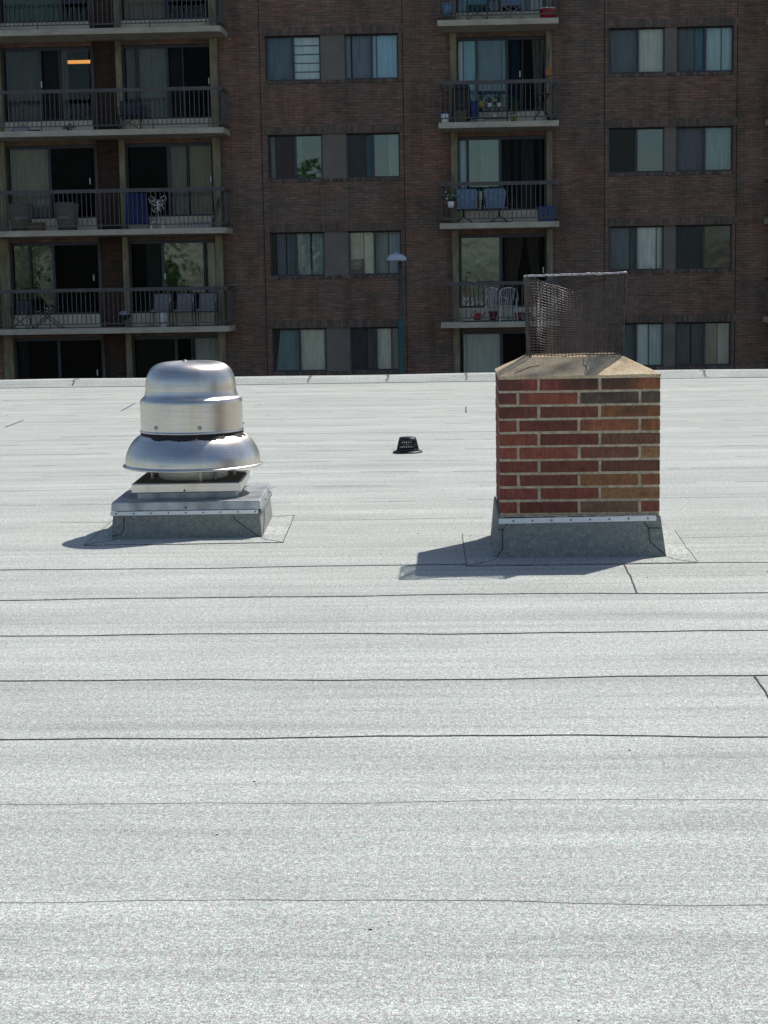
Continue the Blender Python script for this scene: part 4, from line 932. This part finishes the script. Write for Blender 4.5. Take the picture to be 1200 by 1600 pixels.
# glider bench
t = thing('glider_bench', 'two-seat pale blue sling glider bench beside hanging white flowers', 'bench', (.80, 49.4, Z[1]))
m_gl = mat('blue_mesh_sling', (.20, .28, .38), .7)
for i, xc in enumerate((-.40, .40)):
    mb = MB(); mb.hexa([(xc-.33, -.25, .40), (xc+.33, -.25, .40), (xc+.33, .2, .36), (xc-.33, .2, .36), (xc-.33, -.25, .43), (xc+.33, -.25, .43), (xc+.33, .2, .39), (xc-.33, .2, .39)]); mb.build('seat', m_gl, t, bevel=.01)
    mb = MB()
    for q_ in range(6):
        z_a, z_b = .40+.095*q_, .40+.095*(q_+1); y_a, y_b = .20+.10*(q_/6)**.6+.06*(q_/6)**3, .20+.10*((q_+1)/6)**.6+.06*((q_+1)/6)**3
        w_a, w_b = .25+.07*q_/6, (.25+.07*(q_+1)/6 if q_ < 5 else .26)
        mb.hexa([(xc-w_a, y_a, z_a), (xc+w_a, y_a, z_a), (xc+w_a, y_a+.02, z_a), (xc-w_a, y_a+.02, z_a), (xc-w_b, y_b, z_b), (xc+w_b, y_b, z_b), (xc+w_b, y_b+.02, z_b), (xc-w_b, y_b+.02, z_b)])
    mb.build('backrest', m_gl, t)
mb = MB()
for x in (-.74, -.06, .06, .74): mb.tube([(x, .40, .99), (x, .33, .72), (x, .22, .40), (x, -.26, .44)], .016, 6)
for x in (-.76, .76): mb.tube([(x, .3, .66), (x, -.2, .66), (x, -.28, .55), (x, -.24, .42)], .016, 6)
mb.tube([(-.06, .0, .64), (.06, .0, .64)], .012, 6)
for x in (-.06, .06): mb.tube([(x, .3, .66), (x, -.2, .66), (x, -.28, .55), (x, -.24, .42)], .016, 6)
mb.build('frame', m_tube, t)
mb = MB()
for x in (-.5, .5):
    mb.tube([(x, 0, .40), (x, 0, .20)], .03, 8)
    for dx, dy in ((-.26, -.2), (.26, -.2), (-.26, .2), (.26, .2)): mb.tube([(x, 0, .20), (x+dx, dy, .015)], .016, 6)
mb.build('pedestal', m_tube, t)
t = plant('white flowering plant in a white pot hung at the left corner of the glider balcony', (-.05, 48.72, Z[1]+.42), .10, .17, .26, .16, 130, m_wh, name='hanging_flower_pot', flowers=26)
mb = MB(); mb.tube([(0, .06, .16), (0, .14, .50), (0, .17, .68)], .006, 5); mb.build('hook', m_tube, t)
bucket('storage_tub', 'blue square storage tub with rim at the right end of the glider balcony', 'tub', (2.60, 49.2, Z[1]), .30, .34, .42, m_bpl, mat('bright_blue_rim', (.02, .10, .30), .4), False, sq=True)
t = thing('doormat', 'dark mat under the pedestal of the glider bench', 'mat', (1.2, 49.15, Z[1])); mb = MB(); mb.box(-.45, .45, -.2, .2, 0, .03); mb.build('pile', m_dk, t)
# white plastic chairs
def monobloc(label, loc, rz):
    t = thing('plastic_chair', label, 'chair', loc, rz, 'white plastic garden chairs')
    mb = MB(); mb.box(-.22, .22, -.22, .20, .41, .43); mb.build('seat', m_wh, t, bevel=.008)
    mb = MB(); n = 20
    P = lambda a, z, r_=.25: (r_*math.cos(a), r_*math.sin(a)*.95, z)
    arch = [(-.24, .12, .43), (-.26, .16, .62), (-.25, .20, .80), (-.18, .25, .90), (-.07, .28, .94), (.07, .28, .94), (.18, .25, .90), (.25, .20, .80), (.26, .16, .62), (.24, .12, .43)]
    mb.tube(arch, .022, 6)
    for i in range(7):
        x = -.15+.05*i; mb.tube([(x*.75, .20, .43), (x*1.0, .24, .70), (x*1.05, .265, .91-.25*abs(x)**1.3)], .010, 4)
    mb.build('backrest', m_wh, t)
    for s in (-1, 1):
        mb = MB(); mb.tube([(s*.25, .17, .68), (s*.27, -.05, .66), (s*.26, -.22, .63), (s*.25, -.24, .43)], .02, 6); mb.build('armrest', m_wh, t)
        mb = MB(); mb.tube([(s*.24, -.24, .44), (s*.27, -.27, 0)], [.028, .02], 6); mb.build('leg', m_wh, t); mb = MB(); mb.tube([(s*.22, .20, .44), (s*.25, .27, 0)], [.028, .02], 6); mb.build('leg', m_wh, t)
    return t
monobloc('white plastic garden chair half hidden, further left, on the lowest middle balcony', (1.20, 49.55, Z[0]), R(150))
monobloc('white plastic garden chair with its slatted back to the railing, lowest middle balcony', (1.52, 49.22, Z[0]), R(183))
def can(label, loc, rz=0):
    t = thing('watering_can', label, 'watering can', loc, rz); mb = MB(); mb.lathe([(.0005, .003), (.10, 0), (.10, .17), (.07, .19), (.0005, .19)], 20); mb.build('body', m_red, t)
    mb = MB(); mb.tube([(.09, 0, .05), (.17, 0, .14), (.22, 0, .23)], [.02, .014, .022], 8); mb.build('spout', m_red, t); mb = MB(); mb.tube([(-.09, 0, .05), (-.17, 0, .13), (-.12, 0, .24), (.02, 0, .22)], .012, 6); mb.build('handle', m_red, t); return t
can('red watering can with raised spout left of the white plastic chairs', (.66, 49.1, Z[0]+.05))
bucket('flower_pot', 'red pot standing between the legs of the white plastic chairs', 'pot', (1.10, 49.35, Z[0]+.04), .09, .13, .24, mat('dark_red_pot', (.20, .012, .02)), None, False)
for x, lab, mm in ((1.83, 'terracotta pot just right of the white plastic chairs', m_terra), (2.06, 'brown pot behind the wire cage, right of the terracotta pot', mat('brown_pot', (.10, .06, .035)))):
    bucket('flower_pot', lab, 'pot', (x, 49.35, Z[0]+.02), .09, .12, .22, mm, None, False)
t = thing('outdoor_rug', 'teal green rug covering the floor of the lowest middle balcony', 'rug', (1.5, 49.3, Z[0])); mb = MB(); mb.box(-1.25, 1.25, -.38, .5, 0, .018); mb.build('pile', mat('teal_rug', (.006, .075, .07), .95), t)
# fan in the window
t = thing('box_fan', 'round desk fan standing in the open window under a beige blind', 'fan', (-2.80, YF+.42, slab_top(1)-1.34))
mb = MB(); mb.lathe([(.0005, 0), (.11, .0), (.10, .02), (.03, .035), (.02, .12)], 20); mb.build('foot', m_dk, t)
mb = MB()
for r_ in (.05, .09, .13, .16): mb.tube([(r_*math.cos(2*math.pi*k/24), 0, .27+r_*math.sin(2*math.pi*k/24)) for k in range(24)], .006, 5, closed=True)
for k in range(12): mb.tube([(.03*math.cos(k*.5236), 0, .27+.03*math.sin(k*.5236)), (.16*math.cos(k*.5236), 0, .27+.16*math.sin(k*.5236))], .004, 4)
mb.build('guard', m_whg, t)
mb = MB(); mb.tube([(0, -.02, .27), (0, .10, .27)], .045, 12); mb.build('motor', m_slb, t)
t.name = 'desk_fan'

# ------------------------------------------------------------------ trees and house behind the viewer, seen only mirrored in the panes
m_bark = simple('bark', (.09, .07, .05), .9, 0, .4, 6); m_fol = simple('tree_leaves', (.075, .17, .045), .6, 0, .45, 1.5)
def tree(label, x, y, hgt, cr, seed):
    t = thing('tree', label, 'tree', (x, y, -5.6), 0, 'trees behind the viewpoint'); rn = random.Random(seed)
    mb = MB(); mb.tube([(0, 0, 0), (.1, .1, hgt*.3), (.0, .2, hgt*.6), (.1, .1, hgt*.9)], [.28, .2, .14, .04], 8)
    for k in range(7):
        a = rn.uniform(0, 6.28); z = hgt*rn.uniform(.35, .7); mb.tube([(.05, .1, z), (cr*.45*math.cos(a), cr*.45*math.sin(a), z+1.0), (cr*.8*math.cos(a), cr*.8*math.sin(a), z+1.9)], [.09, .06, .02], 6)
    mb.build('trunk', m_bark, t)
    mb = MB()
    for _ in range(26):
        a = rn.uniform(0, 6.28); r_ = cr*rn.uniform(.1, .8); z = rn.uniform(.4, .95)*hgt; leaves(mb, r_*math.cos(a), r_*math.sin(a), z, cr*.42, cr*.42, cr*.32, 200, .12, rn)
    mb.build('crown', m_fol, t)
for i, (x, y, h_, c_) in enumerate(((-9.0, -14, 15.2, 1.9), (-27, -12, 11.5, 4.5), (-34, -14, 12.5, 4.5), (-19.5, -13, 9.5, 3.2))):
    tree(('tree mirrored in the window beside the infill panel', 'broad tree mirrored in the lower left balcony doors', 'tree at the far left of the row behind the roof', 'low tree behind the left part of the roof')[i], x, y, h_, c_, i+50)
